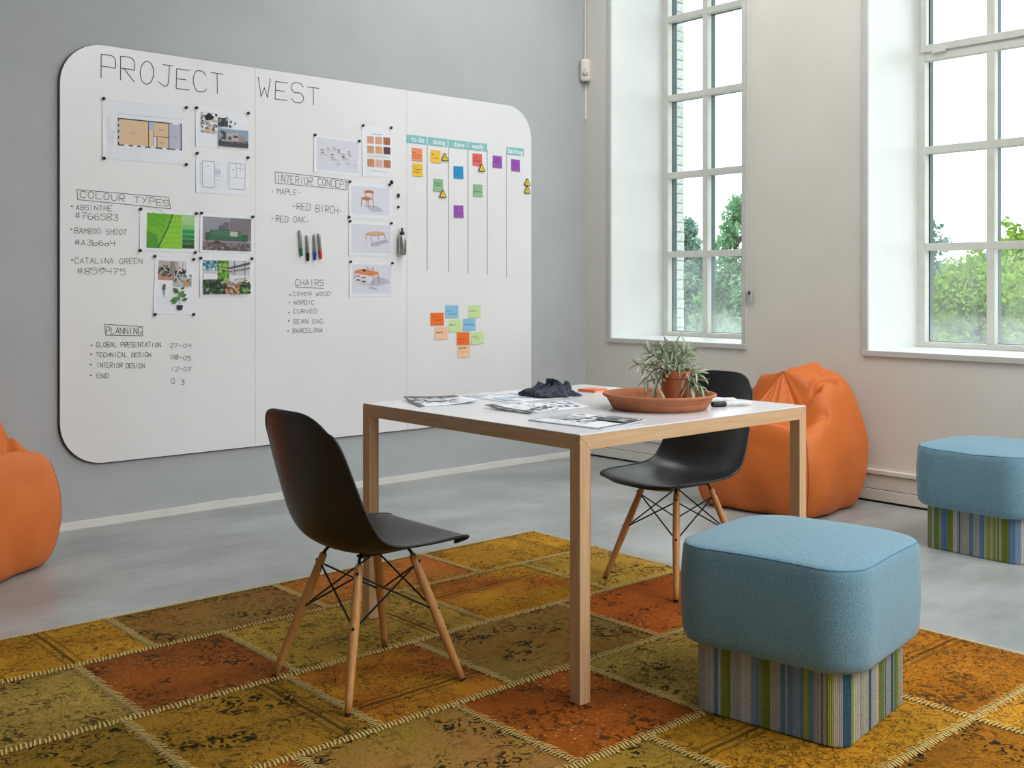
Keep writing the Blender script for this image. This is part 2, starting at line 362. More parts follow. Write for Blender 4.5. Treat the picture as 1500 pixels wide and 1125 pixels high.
# ------------------------------------------------------------------ outdoors
tag(MB().box((7, -60, -3.2), (90, 80, -3)).build('ground', pm('neutral_ground', '8f8f84', 'a3a396', .95, .8)), 'unseen ground far below the windows, toned pale for neutral bounce', kind='structure')  # unseen ground, toned neutral so no green light bounces indoors
def leaf_cloud(centers, radii, n, size, squash=1.0):
    """n small leaf quads on and inside a set of ellipsoidal clumps"""
    w = np.array(radii)**2; idx = rng.choice(len(centers), n, p=w/w.sum())
    d = rng.normal(size=(n,3)); d /= np.linalg.norm(d, axis=1)[:,None]
    r = np.array(radii)[idx] * rng.uniform(.55, 1.05, n)
    c = np.array(centers)[idx] + d*r[:,None]*np.array([1,1,squash])
    a = rng.normal(size=(n,3)) + d*0; a /= np.linalg.norm(a, axis=1)[:,None]
    b = np.cross(a, d + rng.normal(size=(n,3))*.7); b /= np.linalg.norm(b, axis=1)[:,None]
    s = size*rng.uniform(.6, 1.3, n)[:,None]
    V = np.stack([c - a*s, c + b*s*.5, c + a*s, c - b*s*.5], 1).reshape(-1,3)
    return V
def tree(name, label, base, top, mats, clumps, n, size, group=None, cat='tree', squash=.8):
    t = empty(name, (base[0], base[1], -3)); tag(t, label, cat, group)
    H = top+3
    MB().tube([(0,0,0),(.05,0,H*.4),(0,.05,H*.75),(0,0,H*.95)], [.14,.11,.06,.015], 8).build('trunk', mats[1], t, smooth=True)
    for k in range(6):
        a = k*2.4; z = H*(.35+.09*k); L_ = .9*(1-k/8)
        MB().tube([(0,0,z),(cos(a)*L_*.5, sin(a)*L_*.5, z+.3),(cos(a)*L_, sin(a)*L_, z+.75)], [.05,.035,.01], 6).build('branch', mats[1], t)
    V = leaf_cloud([c[:3] for c in clumps], [c[3] for c in clumps], n, size, squash)
    me = bpy.data.meshes.new('foliage'); me.vertices.add(len(V)); me.vertices.foreach_set('co', V.ravel())
    nf = len(V)//4; me.loops.add(nf*4); me.loops.foreach_set('vertex_index', np.arange(nf*4)); me.polygons.add(nf)
    me.polygons.foreach_set('loop_start', np.arange(nf)*4); me.update(calc_edges=True); me.validate()
    me.materials.append(mats[0]); o = bpy.data.objects.new('foliage', me); col.objects.link(o); o.parent = t; o['kind'] = 'stuff'
    return t
def leafmat(name, c1, c2):
    m, nt, p, N, L = newmat(name); p.inputs['Roughness'].default_value = .8; p.inputs['Specular IOR Level'].default_value = .1
    rp, nz, s = noise_mix(nt, lin(c1), lin(c2), 2.2, 4)
    L.new(rp.outputs[0], p.inputs['Base Color'])
    tl = N.new('ShaderNodeBsdfTranslucent'); L.new(rp.outputs[0], tl.inputs[0]); ms = N.new('ShaderNodeMixShader'); ms.inputs[0].default_value = .4
    L.new(p.outputs[0], ms.inputs[1]); L.new(tl.outputs[0], ms.inputs[2]); L.new(ms.outputs[0], N['Material Output'].inputs[0]); return m
bark = pm('bark', '4a4238', '5a5044', .9, 10)
LG = (leafmat('bright_leaf', '7a9a38', '9cb656'), bark); LD = (leafmat('blue_green_leaf', '78968a', '93ad9f'), bark); LM = (leafmat('mid_green_leaf', '749a78', '8eb088'), bark)  # leaf tones paled so the colour carries the outdoor haze
FWD = np.array([cos(R(48.5)), sin(R(48.5))]); RGT = np.array([sin(R(48.5)), -cos(R(48.5))])
def cone(h0, h1, r, n, rt=.2, seed=0):
    g = random.Random(seed); out = []
    for i in range(n):
        f = i/(n-1); z = h0+(h1-h0)*f; rr = r*(1-f)+rt*f; a = g.uniform(0, 6.28); q = rr*g.uniform(.2,.85)
        out.append((cos(a)*q, sin(a)*q, z, max(.22, rr*g.uniform(.35,.55))))
    return out
def dome(h0, h1, r, n, seed=0):
    g = random.Random(seed); out = []
    for i in range(n):
        f = i/(n-1); z = h0+(h1-h0)*f; rr = r*math.sqrt(max(.05, 1-(f*.93)**2.2)); a = g.uniform(0, 6.28); q = rr*g.uniform(.4,.9)
        out.append((cos(a)*q, sin(a)*q, z, g.uniform(.4,.75)))
    return out
# (x, y) on the ground, tree top height above the room floor
tree('garden_tree', 'leafy mid-green tree behind the right-hand panes of the corner window', (21.3, 15.9), 3.4, LM, cone(.6, 6.2, 1.7, 90, .30, 3), 30000, .07)
tree('garden_tree', 'blue-green tree beside the white brick, seen in the corner window', (24.3, 19.9), 3.2, LD, cone(.6, 6.0, 1.6, 70, .22, 4), 22000, .08)
tree('garden_tree', 'greyish blue-green conifer at the left edge of the window by the stool', (31.5, 16.2), 3.3, LD, cone(.6, 6.1, 2.4, 90, .30, 5), 30000, .08)
tree('garden_tree', 'bright yellow-green tree low in the middle of the window by the stool', (19.8, 9.2), 1.9, LG, dome(.5, 4.3, 1.25, 40, 6) + [(.15,.2,4.75,.16),(-.2,-.1,4.85,.13),(.3,-.3,4.8,.14)], 26000, .06)
tree('garden_tree', 'bright green tree rising highest at the right edge of the window by the stool', (23.5, 9.9), 2.4, LG, dome(.8, 5.0, 1.3, 44, 8) + [(-.25,.2,5.3,.22),(-.35,.35,5.5,.15)], 24000, .065)
tree('garden_tree', 'distant hazy tree filling the gap between the nearer garden trees', (43.1, 20.6), 2.1, LD, dome(.5, 4.9, 3.2, 34, 9), 14000, .14)
tree('garden_tree', 'wide green tree behind the two trees of the corner window', (33.7, 26.3), 1.6, LM, dome(.5, 4.5, 2.9, 40, 10), 18000, .12)

# ------------------------------------------------------------------ rug
RX1, RY1 = 3.43, 3.72
rug = empty('patchwork_rug', (2, 2, 0)); tag(rug, 'patchwork rug of ochre, olive and rust pieces under the table', 'rug')
O = lambda x: x-2
rows = [(3.32, 3.72, [-.1, .62, 1.42, 2.06, 2.77, RX1], ['g2','g','o','r','g']),
        (2.82, 3.32, [-.1, .45, 1.17, 1.65, 2.39, 2.98, RX1], ['r','ol','r2','y','gr','yl']),
        (2.325, 2.82, [-.1, .55, 1.12, 1.605, 2.066, 2.71, RX1], ['y','dk','ol2','gr2','ob','r3']),
        (1.835, 2.325, [-.1, .7, 1.35, 1.84, 2.32, 2.88, RX1], ['g','r','tan','r4','ol','gb2']),
        (1.335, 1.835, [-.1, .8, 1.45, 2.08, 2.82, RX1], ['y','ol','ol3','gb','br']),
        (.835, 1.335, [-.1, .9, 1.6, 2.25, 2.82, RX1], ['r','g','y','br2','yw'])]
K = {'g':((205,150,44),(178,124,30),1,.6,.25), 'g2':((200,142,32),(166,116,34),1,.5,.2), 'o':((150,104,48),(154,122,58),.8,.9,.3), 'r':((200,110,46),(180,122,44),.8,.6,.35), 'r2':((164,90,30),(136,76,28),.4,.8,.8),
     'r3':((196,102,32),(168,82,24),.5,.8,.6), 'r4':((174,92,24),(142,74,16),.35,.8,.8), 'ol':((188,156,74),(158,130,60),.9,.9,.2), 'y':((204,162,62),(178,140,58),1,.7,.2), 'gr':((214,154,34),(180,100,30),1,.3,.2),
     'yl':((208,164,66),(184,144,56),.5,.9,.2), 'dk':((172,130,36),(142,110,34),.8,1,.2), 'ol2':((178,130,38),(154,114,34),.9,1,.25), 'gr2':((198,138,36),(170,92,28),1,.4,.2), 'ob':((152,110,44),(146,118,58),.6,1,.3),
     'tan':((168,120,62),(160,130,48),.4,1,.3), 'gb':((208,144,34),(186,134,34),1,.6,.3), 'gb2':((196,136,32),(170,116,34),1,.7,.3), 'ol3':((168,134,50),(144,116,46),.8,1,.3), 'br':((190,120,26),(162,98,16),1,.8,.5), 'br2':((172,110,22),(144,92,16),.8,1,.5), 'yw':((224,160,48),(204,142,38),1,.8,.3)}
cnt = 0
for ri, (ya, yb, xs, ks) in enumerate(rows):
    for i, k in enumerate(ks):
        c = K[k]; g = .006; x0, x1 = xs[i]+g, xs[i+1]-g
        cx, cy = (x0+x1)/2, (ya+yb)/2
        bd = 0
        if k in ('g','gb','gr2','ol2','y','gb2','br','gr'):
            bd = (1 + (.09 if k != 'gr2' else -.10)) if k in ('gb','gr2','gr','br') else -(1+.16)
        mt = rugmat('rug_'+k, c[0], c[1], '2a2410', cnt+1, c[2], c[3], c[4], 1, bd)
        b_ = MB(); nx, ny = 12, 10; P = []
        for a in range(nx+1):
            P.append([(x0-cx+(x1-x0)*a/nx, ya+g-cy+(yb-ya-2*g)*q/ny, .0085 + (.0012*sin(a*1.7+q*.9+cnt) if 0 < a < nx and 0 < q < ny else -.0035)) for q in range(ny+1)])
        b_.grid(P)
        ee = .004
        b_.add([(x0-cx, ya+g-cy, .0), (x1-cx, ya+g-cy, 0), (x1-cx, yb-g-cy, 0), (x0-cx, yb-g-cy, 0), (x0-cx, ya+g-cy, .005), (x1-cx, ya+g-cy, .005), (x1-cx, yb-g-cy, .005), (x0-cx, yb-g-cy, .005)], [(0,1,5,4),(1,2,6,5),(2,3,7,6),(3,0,4,7)])
        o = b_.build('patch', mt, rug, smooth=True); o.location = (cx-2, cy-2, .0); cnt += 1
MB().box((-2.1, -1.165, .0005), (RX1-2, RY1-2, .004)).build('rug_backing', M['rug_base'], rug)
st = MB()
def stitches(x0, y0, x1, y1, w=.017):
    L_ = math.hypot(x1-x0, y1-y0); n = int(L_/.0115); dx, dy = (x1-x0)/L_, (y1-y0)/L_; nx_, ny_ = -dy, dx
    for i in range(n):
        t = (i+.5)*L_/n; j = random.uniform(-.003,.003); k = w*random.uniform(.75,1.2); sl = random.uniform(.002,.007); th = .0020
        cx, cy = x0+dx*t, y0+dy*t; p = []
        for s, e in ((-1,-1),(-1,1),(0,1),(0,-1),(1,1),(1,-1)):
            pass
        A = (cx+nx_*(-k+j)-dx*sl, cy+ny_*(-k+j)-dy*sl); B = (cx+nx_*(k+j)+dx*sl, cy+ny_*(k+j)+dy*sl); Cc = ((A[0]+B[0])/2, (A[1]+B[1])/2)
        vs = []
        for (qx, qy), z_ in ((A, .0095), (Cc, .0135), (B, .0095)): vs += [(qx-dx*th-2, qy-dy*th-2, z_), (qx+dx*th-2, qy+dy*th-2, z_)]
        st.add(vs, [(0,1,3,2),(2,3,5,4)])
for ri, (ya, yb, xs, ks) in enumerate(rows):
    stitches(xs[0], yb, RX1, yb, .012 if ri == 0 else .018)
    for x in xs[1:-1]: stitches(x, ya, x, yb)
    stitches(RX1-.004, ya, RX1-.004, yb, .011)
tag(st.build('seam_stitching', M['stitch'], rug), kind='stuff')
# flat yarn bed under the stitches
sb = MB()
for ri, (ya, yb, xs, ks) in enumerate(rows):
    sb.box((xs[0]-2, yb-2-.006, .003), (RX1-2, yb-2+.006 if ri else RY1-2, .0083))
    for x in xs[1:-1]: sb.box((x-2-.006, ya-2, .003), (x-2+.006, yb-2, .0081))
sb.build('seam_tape', M['tape_yarn'], rug)

# ------------------------------------------------------------------ whiteboard
BX0, BX1, BZ0, BZ1 = 1.765, 4.765, .305, 2.315
YF = 5.195                                         # writing surface
wb = empty('whiteboard', ((BX0+BX1)/2, WY, BZ0)); tag(wb, 'large white rounded-corner whiteboard made of three panels on the grey wall', 'whiteboard')
ox, oy, oz = wb.location
def outline(x0, x1, z0, z1, r, corners, n=10):
    pts = []
    for (cx, cz, a0, key) in ((x1-r, z1-r, 0, 'tr'), (x0+r, z1-r, 90, 'tl'), (x0+r, z0+r, 180, 'bl'), (x1-r, z0+r, 270, 'br')):
        if key in corners: pts += [(cx+r*cos(R(a0+90*i/n)), cz+r*sin(R(a0+90*i/n))) for i in range(n+1)]
        else: pts.append((x1 if key[1] == 'r' else x0, z1 if key[0] == 't' else z0))
    return pts
def slab(pts, y0, y1, O=(ox,oy,oz)):
    n = len(pts); b = MB(); vs = [(x-O[0], y0-O[1], z-O[2]) for x, z in pts] + [(x-O[0], y1-O[1], z-O[2]) for x, z in pts]
    return b.add(vs, [tuple(range(n)), tuple(range(2*n-1, n-1, -1))] + [(i, n+i, n+(i+1)%n, (i+1)%n) for i in range(n)])
sx = [BX0, 2.775, 3.765, BX1]; CR = .205
for i in range(3):
    cs = [['tl','bl'],[],['tr','br']][i]
    slab(outline(sx[i]+(.0008 if i else 0), sx[i+1]-(.0008 if i < 2 else 0), BZ0, BZ1, CR, cs), YF, YF+.006).build('panel', M['enamel'], wb, recalc=True)
slab(outline(BX0-.004, BX1+.002, BZ0-.004, BZ1+.001, CR, ['tl','tr','bl','br']), YF+.0062, WY-.0005).build('backing_shadow_edge', M['black_plastic'], wb, recalc=True)  # black backing; its rim also paints the thin shadow edge around the board

# single-stroke hand lettering
G = {'A':'0026 2640 1232','B':'0006 0636~4533~3303 0333~4130~0000','C':'4536~1604~0210~3041','D':'0006 0626~4543~4120~0000','E':'4606 0600 0040 0333','F':'4606 0600 0333','G':'4536~1604~0210~3042 4222',
 'H':'0006 4046 0343','I':'2026','J':'1646 3631~20~01','K':'0006 4603 0340','L':'0600 0040','M':'0006 0623 2346 4640','N':'0006 0640 4046','O':'@','P':'0006 0636~4543~3303',
 'Q':'@ 2240','R':'0006 0636~4543~3303 1340','S':'4536~1605~0413~3342~4130~1001','T':'0646 2620','U':'0602~1030~4246','V':'0620 2046','W':'0610 1023 2330 3046','X':'0640 0046','Y':'0623 4610',
 '0':'@','1':'2026','2':'05~1636~4500 0040','3':'0646 4623 23~4341~3001','4':'0603 0343 4640','5':'4606 0604 0434~4341~3000','6':'36~0402~1030~4143~3313~01','7':'0646 4610 1333','8':'46~3616~0504~4241~3010~0102~4446','9':'44~3613~0405~2646 46~4310','#':'0444 0242 1016 3036',
 '-':'0343','b':'0600 02~3343~4130~00','a':'43~3313~0201~1030~43 4340','.':'1011',' ':''}
def strokes(ch):
    out = []
    for s in G.get(ch, '0343').split():
        if s == '@': out.append([(.5+.5*sin(2*pi*k/18), .5+.5*cos(2*pi*k/18)) for k in range(19)]); continue
        parts = s.split('~'); smooth = len(parts) > 1; pts = []
        for q in parts: pts += [(int(q[i]), int(q[i+1])) for i in range(0, len(q), 2)]
        pts = [(x/4, z/6) for x, z in pts]
        if smooth and len(pts) > 2:
            new = []; e = [pts[-2]] + pts + [pts[1]] if pts[0] == pts[-1] else [pts[0]] + pts + [pts[-1]]
            for i in range(1, len(e)-2):
                p0, p1, p2, p3 = e[i-1:i+3]
                for t in (0, .25, .5, .75):
                    new.append(tuple(.5*((2*p1[k]) + (-p0[k]+p2[k])*t + (2*p0[k]-5*p1[k]+4*p2[k]-p3[k])*t*t + (-p0[k]+3*p1[k]-3*p2[k]+p3[k])*t**3) for k in (0,1)))
            pts = new + [e[-1]]
        out.append(pts)
    return out
def ribbon(b, pts, w, y, O):
    for i in range(len(pts)-1):
        (x0, z0), (x1, z1) = pts[i], pts[i+1]; L_ = math.hypot(x1-x0, z1-z0)
        if L_ < 1e-6: continue
        dx, dz = (x1-x0)/L_*w/2, (z1-z0)/L_*w/2
        b.add([(x0-dx*.5-dz-O[0], y-O[1], z0-dz*.5+dx-O[2]), (x1+dx*.5-dz-O[0], y-O[1], z1+dz*.5+dx-O[2]), (x1+dx*.5+dz-O[0], y-O[1], z1+dz*.5-dx-O[2]), (x0-dx*.5+dz-O[0], y-O[1], z0-dz*.5-dx-O[2])], [(3,2,1,0)])
def write(txt, x0, z0, x1, z1, h, w, y, O, b=None, jit=.03):
    b = b or MB(); g = random.Random(txt)
    n = len(txt); adv = (x1-x0)/n; lw = adv*(.76 if n > 1 else 1)
    for i, ch in enumerate(txt):
        t = i/n; bx = x0+adv*i; bz = z0+(z1-z0)*t + g.uniform(-jit, jit)*h; hh = h*(1+g.uniform(-.08,.08)); wd = lw*(.95 if ch != 'I' else .9)
        sh = g.uniform(-.04,.08)
        for s in strokes(ch): ribbon(b, [(bx+px*wd+pz*sh*h, bz+pz*hh) for px, pz in s], w, y, O)
    return b
# (words, start x, start z, end x, end z, letter height) on the board
TEXTS=[
 ('PROJECT',1.957,2.157,2.584,2.149,0.108),
 ('WEST',2.792,2.166,3.160,2.156,0.102),
 ('COLOUR TYPES',1.857,1.577,2.289,1.556,0.031),
 ('ABSINTHE',1.838,1.518,2.007,1.519,0.023),
 ('#766583',1.834,1.476,2.037,1.474,0.029),
 ('BAMBOO SHOOT',1.833,1.406,2.077,1.406,0.026),
 ('#A3b6a4',1.833,1.350,2.023,1.351,0.026),
 ('CATALINA GREEN',1.833,1.263,2.153,1.266,0.026),
 ('#859475',1.844,1.214,2.074,1.211,0.029),
 ('PLANNING',1.983,0.925,2.155,0.919,0.033),
 ('GLOBAL PRESENTATION',1.934,0.863,2.246,0.851,0.023),
 ('27-04',2.303,0.846,2.415,0.840,0.021),
 ('TECHNICAL DESIGN',1.934,0.816,2.198,0.804,0.021),
 ('08-05',2.306,0.790,2.415,0.774,0.021),
 ('INTERIOR DESIGN',1.937,0.765,2.166,0.750,0.023),
 ('12-07',2.308,0.729,2.415,0.719,0.021),
 ('END',1.937,0.714,1.995,0.711,0.023),
 ('Q 3',2.308,0.665,2.382,0.649,0.027),
 ('INTERIOR CONCEPT',2.903,1.718,3.340,1.710,0.040),
 ('MAPLE',2.905,1.652,3.025,1.654,0.028),
 ('RED BIRCH',3.025,1.574,3.286,1.563,0.037),
 ('RED OAK',2.898,1.502,3.077,1.504,0.033),
 ('CHAIRS',3.016,1.158,3.195,1.158,0.034),
 ('COVER WOOD',3.003,1.102,3.232,1.103,0.020),
 ('NORDIC',3.005,1.055,3.134,1.054,0.022),
 ('CURVED',3.003,1.007,3.153,1.005,0.022),
 ('BEAN BAG',3.005,0.950,3.188,0.947,0.026),
 ('BARCELONA',3.000,0.899,3.186,0.898,0.024),
]
LINES=[
 [ (1.843,1.613),(2.296,1.601),(2.306,1.544),(1.846,1.566),(1.843,1.613) ],
 [ (1.972,0.972),(2.162,0.956),(2.161,0.910),(1.980,0.919),(1.972,0.972) ],
 [ (2.893,1.771),(3.349,1.757),(3.347,1.701),(2.894,1.711),(2.893,1.771) ],
 [ (2.873,1.662),(2.881,1.662) ],
 [ (3.035,1.668),(3.044,1.667) ],
 [ (3.003,1.591),(3.014,1.591) ],
 [ (3.300,1.579),(3.311,1.579) ],
 [ (2.870,1.521),(2.884,1.520) ],
 [ (3.086,1.513),(3.095,1.512) ],
 [ (3.016,1.150),(3.195,1.143) ],
]
DOTS=[ (1.819,1.533),(1.817,1.424),(1.820,1.279),(1.911,0.872),(1.910,0.830),(1.908,0.781),(1.908,0.729),(2.984,1.108),(2.979,1.067),(2.978,1.011),(2.976,0.967),(2.972,0.912) ]
PAPERS={
 'plan':[ (1.964,2.061),(2.387,2.064),(2.393,1.771),(1.962,1.769) ],
 'photos':[ (2.441,2.066),(2.732,2.069),(2.736,1.878),(2.436,1.867) ],
 'plan2':[ (2.445,1.835),(2.732,1.834),(2.740,1.636),(2.436,1.632) ],
 'leaf':[ (2.149,1.535),(2.441,1.528),(2.437,1.325),(2.145,1.331) ],
 'sofa':[ (2.465,1.529),(2.758,1.523),(2.760,1.326),(2.459,1.331) ],
 'office':[ (2.463,1.299),(2.752,1.303),(2.756,1.098),(2.459,1.104) ],
 'plants':[ (2.221,1.305),(2.426,1.292),(2.426,1.011),(2.220,1.015) ],
 'chairs':[ (3.134,1.992),(3.431,1.985),(3.434,1.786),(3.129,1.783) ],
 'swatch':[ (3.448,2.075),(3.651,2.082),(3.659,1.788),(3.450,1.785) ],
 'chair':[ (3.361,1.750),(3.651,1.751),(3.657,1.540),(3.358,1.545) ],
 'table':[ (3.361,1.524),(3.651,1.523),(3.659,1.329),(3.358,1.326) ],
 'tableset':[ (3.365,1.295),(3.659,1.292),(3.664,1.094),(3.361,1.096) ],
}
MAGNETS={
 'plan':[ (1.968,2.058),(2.387,2.061),(1.970,1.771),(2.387,1.772) ],
 'photos':[ (2.442,2.066),(2.732,2.069) ],
 'plan2':[ (2.445,1.834),(2.730,1.834) ],
 'leaf':[ (2.150,1.535),(2.441,1.526),(2.148,1.331),(2.435,1.327) ],
 'sofa':[ (2.469,1.530),(2.758,1.523) ],
 'office':[ (2.465,1.299),(2.753,1.301) ],
 'plants':[ (2.222,1.304),(2.427,1.292),(2.223,1.015),(2.426,1.011) ],
 'chairs':[ (3.137,1.992),(3.427,1.984) ],
 'swatch':[ (3.453,2.075),(3.648,2.081) ],
 'chair':[ (3.364,1.748),(3.637,1.748),(3.359,1.547) ],
 'table':[ (3.365,1.524),(3.650,1.523) ],
 'tableset':[ (3.369,1.294),(3.657,1.290) ],
 'spare':[ (3.651,1.767),(3.654,1.759),(3.700,1.693),(3.700,1.683),(3.700,1.620) ],
}
HEADERS={
 'to do':[ (3.762,2.053),(3.912,2.054),(3.912,2.005),(3.761,2.006) ],
 'doing':[ (3.920,2.053),(4.070,2.055),(4.070,2.004),(3.920,2.004) ],
 'done':[ (4.078,2.052),(4.225,2.051),(4.225,2.003),(4.078,2.003) ],
 'verify':[ (4.233,2.052),(4.384,2.051),(4.384,2.003),(4.233,2.002) ],
 'backlog':[ (4.546,2.048),(4.698,2.046),(4.698,2.000),(4.544,1.998) ],
}
KLINES=[ (3.915,2.002,1.248),(4.078,2.003,1.239),(4.231,2.012,1.232),(4.387,2.016,1.226),(4.549,2.008,1.208) ]
NOTES=[ (3.839,1.940),(3.843,1.849),(3.978,1.940),(3.998,1.768),(4.155,1.856),(4.156,1.615),(4.306,1.945),(4.310,1.753),(4.470,1.945),(4.626,1.934) ]
TRIS=[ (4.046,1.942),(4.030,1.718),(4.338,1.898),(4.724,1.833),(4.724,1.783) ]
NOTES2=[ (3.989,0.956),(4.103,1.000),(4.282,0.998),(4.129,0.913),(4.241,0.916),(4.021,0.870),(4.191,0.832),(4.305,0.832),(4.199,0.754) ]
for t, x0, z0, x1, z1, h in TEXTS:
    big = h > .09
    e = x1 + (x1-x0)*(.0 if big else .04)
    if big:   # wide spaced title letters
        e = x1 + .035
    write(t, x0, z0, e, z1, h, .0042 if big else (.0028 if h > .03 else .0024), YF-.0006, (ox,oy,oz)).build('handwriting', M['ink'], wb)['kind'] = 'stuff'
for l in LINES[:3]:
    b = MB(); ribbon(b, l, .0028, YF-.0007, (ox,oy,oz)); b.build('heading_box', M['ink'], wb)
b = MB()
for l in LINES[3:]: ribbon(b, l, .0028, YF-.0007, (ox,oy,oz))
for x, z in DOTS: ribbon(b, [(x-.003, z), (x+.003, z)], .006, YF-.0007, (ox,oy,oz))
tag(b.build('bullet_marks', M['ink'], wb), kind='stuff')
M['tape'] = pm('column_tape', '77797a', None, .6)
for x, za, zb in KLINES: MB().box((x-.0022-ox, YF-.0009-oy, zb-oz), (x+.0022-ox, YF-oy, za-oz)).build('column_line', M['tape'], wb)

# ---- magnets
mg = MB().lathe([(.0062, 0), (.0075, .0015), (.0075, .009), (.0062, .011)], 14).mesh('magnet', True); mg.materials.append(M['magnet'])
def magnet(x, z, label, off=0, group='small black magnets on the whiteboard'):
    o = bpy.data.objects.new('magnet', mg); col.objects.link(o); o.location = (x, YF-.0016-off, z); o.rotation_euler = (R(90), 0, 0)
    tag(o, label, 'magnet', group); return o
# ---- flat coloured print builder: u,v in 0..1 on the sheet
class Art:
    def __init__(s, W, H): s.W = W; s.H = H; s.b = MB(); s.l = 0
    def poly(s, pts, c):
        s.l += 1; y = -.0003 - .00005*s.l
        s.b.add([((u-.5)*s.W, y, (v-.5)*s.H) for u, v in pts], [tuple(range(len(pts)))], None, lin(c)); return s
    def rect(s, u0, v0, u1, v1, c): return s.poly([(u0,v0),(u1,v0),(u1,v1),(u0,v1)], c)
    def line(s, pts, w, c):
        s.l += 1; y = -.0003 - .00005*s.l
        for i in range(len(pts)-1):
            x0, z0, x1, z1 = (pts[i][0]-.5)*s.W, (pts[i][1]-.5)*s.H, (pts[i+1][0]-.5)*s.W, (pts[i+1][1]-.5)*s.H
            L_ = math.hypot(x1-x0, z1-z0) or 1; dx, dz = (x1-x0)/L_*w/2, (z1-z0)/L_*w/2
            s.b.add([(x0+dz, y, z0-dx), (x1+dz, y, z1-dx), (x1-dz, y, z1+dx), (x0-dz, y, z0+dx)], [(0,1,2,3)], None, lin(c))
        return s
    def blobs(s, u0, v0, u1, v1, n, r, cols, seed=1):
        g = random.Random(seed)
        for _ in range(n):
            u, v = g.uniform(u0, u1), g.uniform(v0, v1); q = r*g.uniform(.5, 1.3); a0 = g.uniform(0, 6); k = g.choice([3,4,5])
            pts = []
            for i in range(k):
                a = a0+i*2*pi/k; pu, pv = u+q*cos(a)/s.W, v+q*sin(a)/s.H
                pts.append((min(max(pu, u0), u1), min(max(pv, v0), v1)))
            s.poly(pts, g.choice(cols))
        return s
def sheet(name, key, label, cat, art, group='printed sheets on the whiteboard', curl=.004, seed=0):
    q = PAPERS[key]; g = random.Random(key)
    cx = sum(p[0] for p in q)/4; cz = sum(p[1] for p in q)/4
    W = (q[1][0]-q[0][0] + q[2][0]-q[3][0])/2; H = (q[0][1]-q[3][1] + q[1][1]-q[2][1])/2
    t = empty(name, (cx, YF-.0012, cz)); tag(t, label, cat, group)
    t.rotation_euler = (0, -math.atan2(q[1][1]-q[0][1], q[1][0]-q[0][0])*.6, 0)
    n = 24; P = []
    for i in range(n+1):
        P.append([(-W/2+W*i/n, -.0002+.0002*0, -H/2+H*j/n) for j in range(n+1)])
    b = MB(); b.grid(P); 
    # thin sheet: front face and a soft lifted lower left edge
    lift = curl
    for k, (x, y, z) in enumerate(b.v):
        u, v = x/W+.5, z/H+.5; b.v[k] = (x, -lift*max(0, 1-u*18)**2*(1-v)**1.0, z)
    b.v = [(x, y, z) for x, y, z in b.v]
    o = b.build('paper', M['paper'], t); so = o.modifiers.new('thickness', 'SOLIDIFY'); so.thickness = .0003; so.offset = -1
    A = Art(W, H); art(A)
    for k, (x, y, z) in enumerate(A.b.v):
        u, v = x/W+.5, z/H+.5; A.b.v[k] = (x, y, z)
    A.b.build('print', M['print'], t)
    return t
BK, WD = '3a3a40', 'dfbf9c'
def art_plan(A):
    R_ = A.rect
    A.rect(.175,.24,.94,.70,'3b3a40'); R_(.19,.26,.53,.68,WD); R_(.54,.26,.59,.68,'e8c8a4'); R_(.545,.55,.60,.68,'9fc0dc'); R_(.60,.55,.62,.68,'e9eef4')
    R_(.595,.45,.775,.68,WD); R_(.595,.26,.63,.44,'dfe3ee'); R_(.64,.26,.775,.44,WD); R_(.785,.26,.925,.69,'bdbed2')
    for u in (.25,.35,.44,.56,.70,.86): R_(u,.235,u+.05,.265,'eef0f7')
    for v in (.30,.40,.50,.60): R_(.170,v,.192,v+.05,'c8cdd8')
    A.rect(.82,.675,.90,.71,'eef0f7')
    A.line([(.18,.77),(.94,.77)], .0008, '8a8a92').line([(.07,.3),(.07,.7)], .0008, '8a8a92')
    for u,v in ((.35,.47),(.68,.57),(.70,.35),(.85,.47)): A.line([(u-.03,v),(u+.03,v)], .0015, '6a6060').line([(u-.02,v-.02),(u+.02,v-.02)], .001, '8a7a70')
    for u in (.18,.36,.55,.70,.80,.94): A.line([(u,.75),(u,.79)], .0008, '8a8a92')
    for v in (.28,.32,.36,.42,.46): A.line([(.09,v),(.13,v)], .0012, '9a9aa2')
def art_photos(A):
    A.rect(.09,.36,.42,.92,'e4e6ec'); A.blobs(.10,.37,.40,.90,70,.010,['23252b','4a4f58','b9bec8','8a8f99','cdb49a','f2f3f6'],2)
    A.poly([(.16,.80),(.24,.90),(.34,.80),(.30,.72),(.20,.70)],'17181c'); A.poly([(.10,.40),(.25,.50),(.30,.38)],'c9ad90')
    A.rect(.42,.58,.60,.80,'3a3d44'); A.blobs(.42,.55,.75,.85,18,.006,['5a5d66','c0c4cc','1f2126'],3)
    A.rect(.42,.05,.99,.52,'8fa2bb'); A.rect(.42,.05,.99,.18,'4c4846'); A.blobs(.42,.12,.99,.24,26,.008,['3a4238','55564e','6b5a50'],4)
    A.poly([(.55,.22),(.55,.40),(.80,.44),(.80,.20)],'b8afb0'); A.poly([(.80,.20),(.80,.40),(.93,.34),(.93,.2)],'9a8f90'); A.blobs(.44,.24,.56,.46,12,.010,['3f4a44','4f5a50'],5)
    A.rect(.60,.24,.66,.32,'50484c'); A.rect(.70,.30,.78,.36,'5a5458')
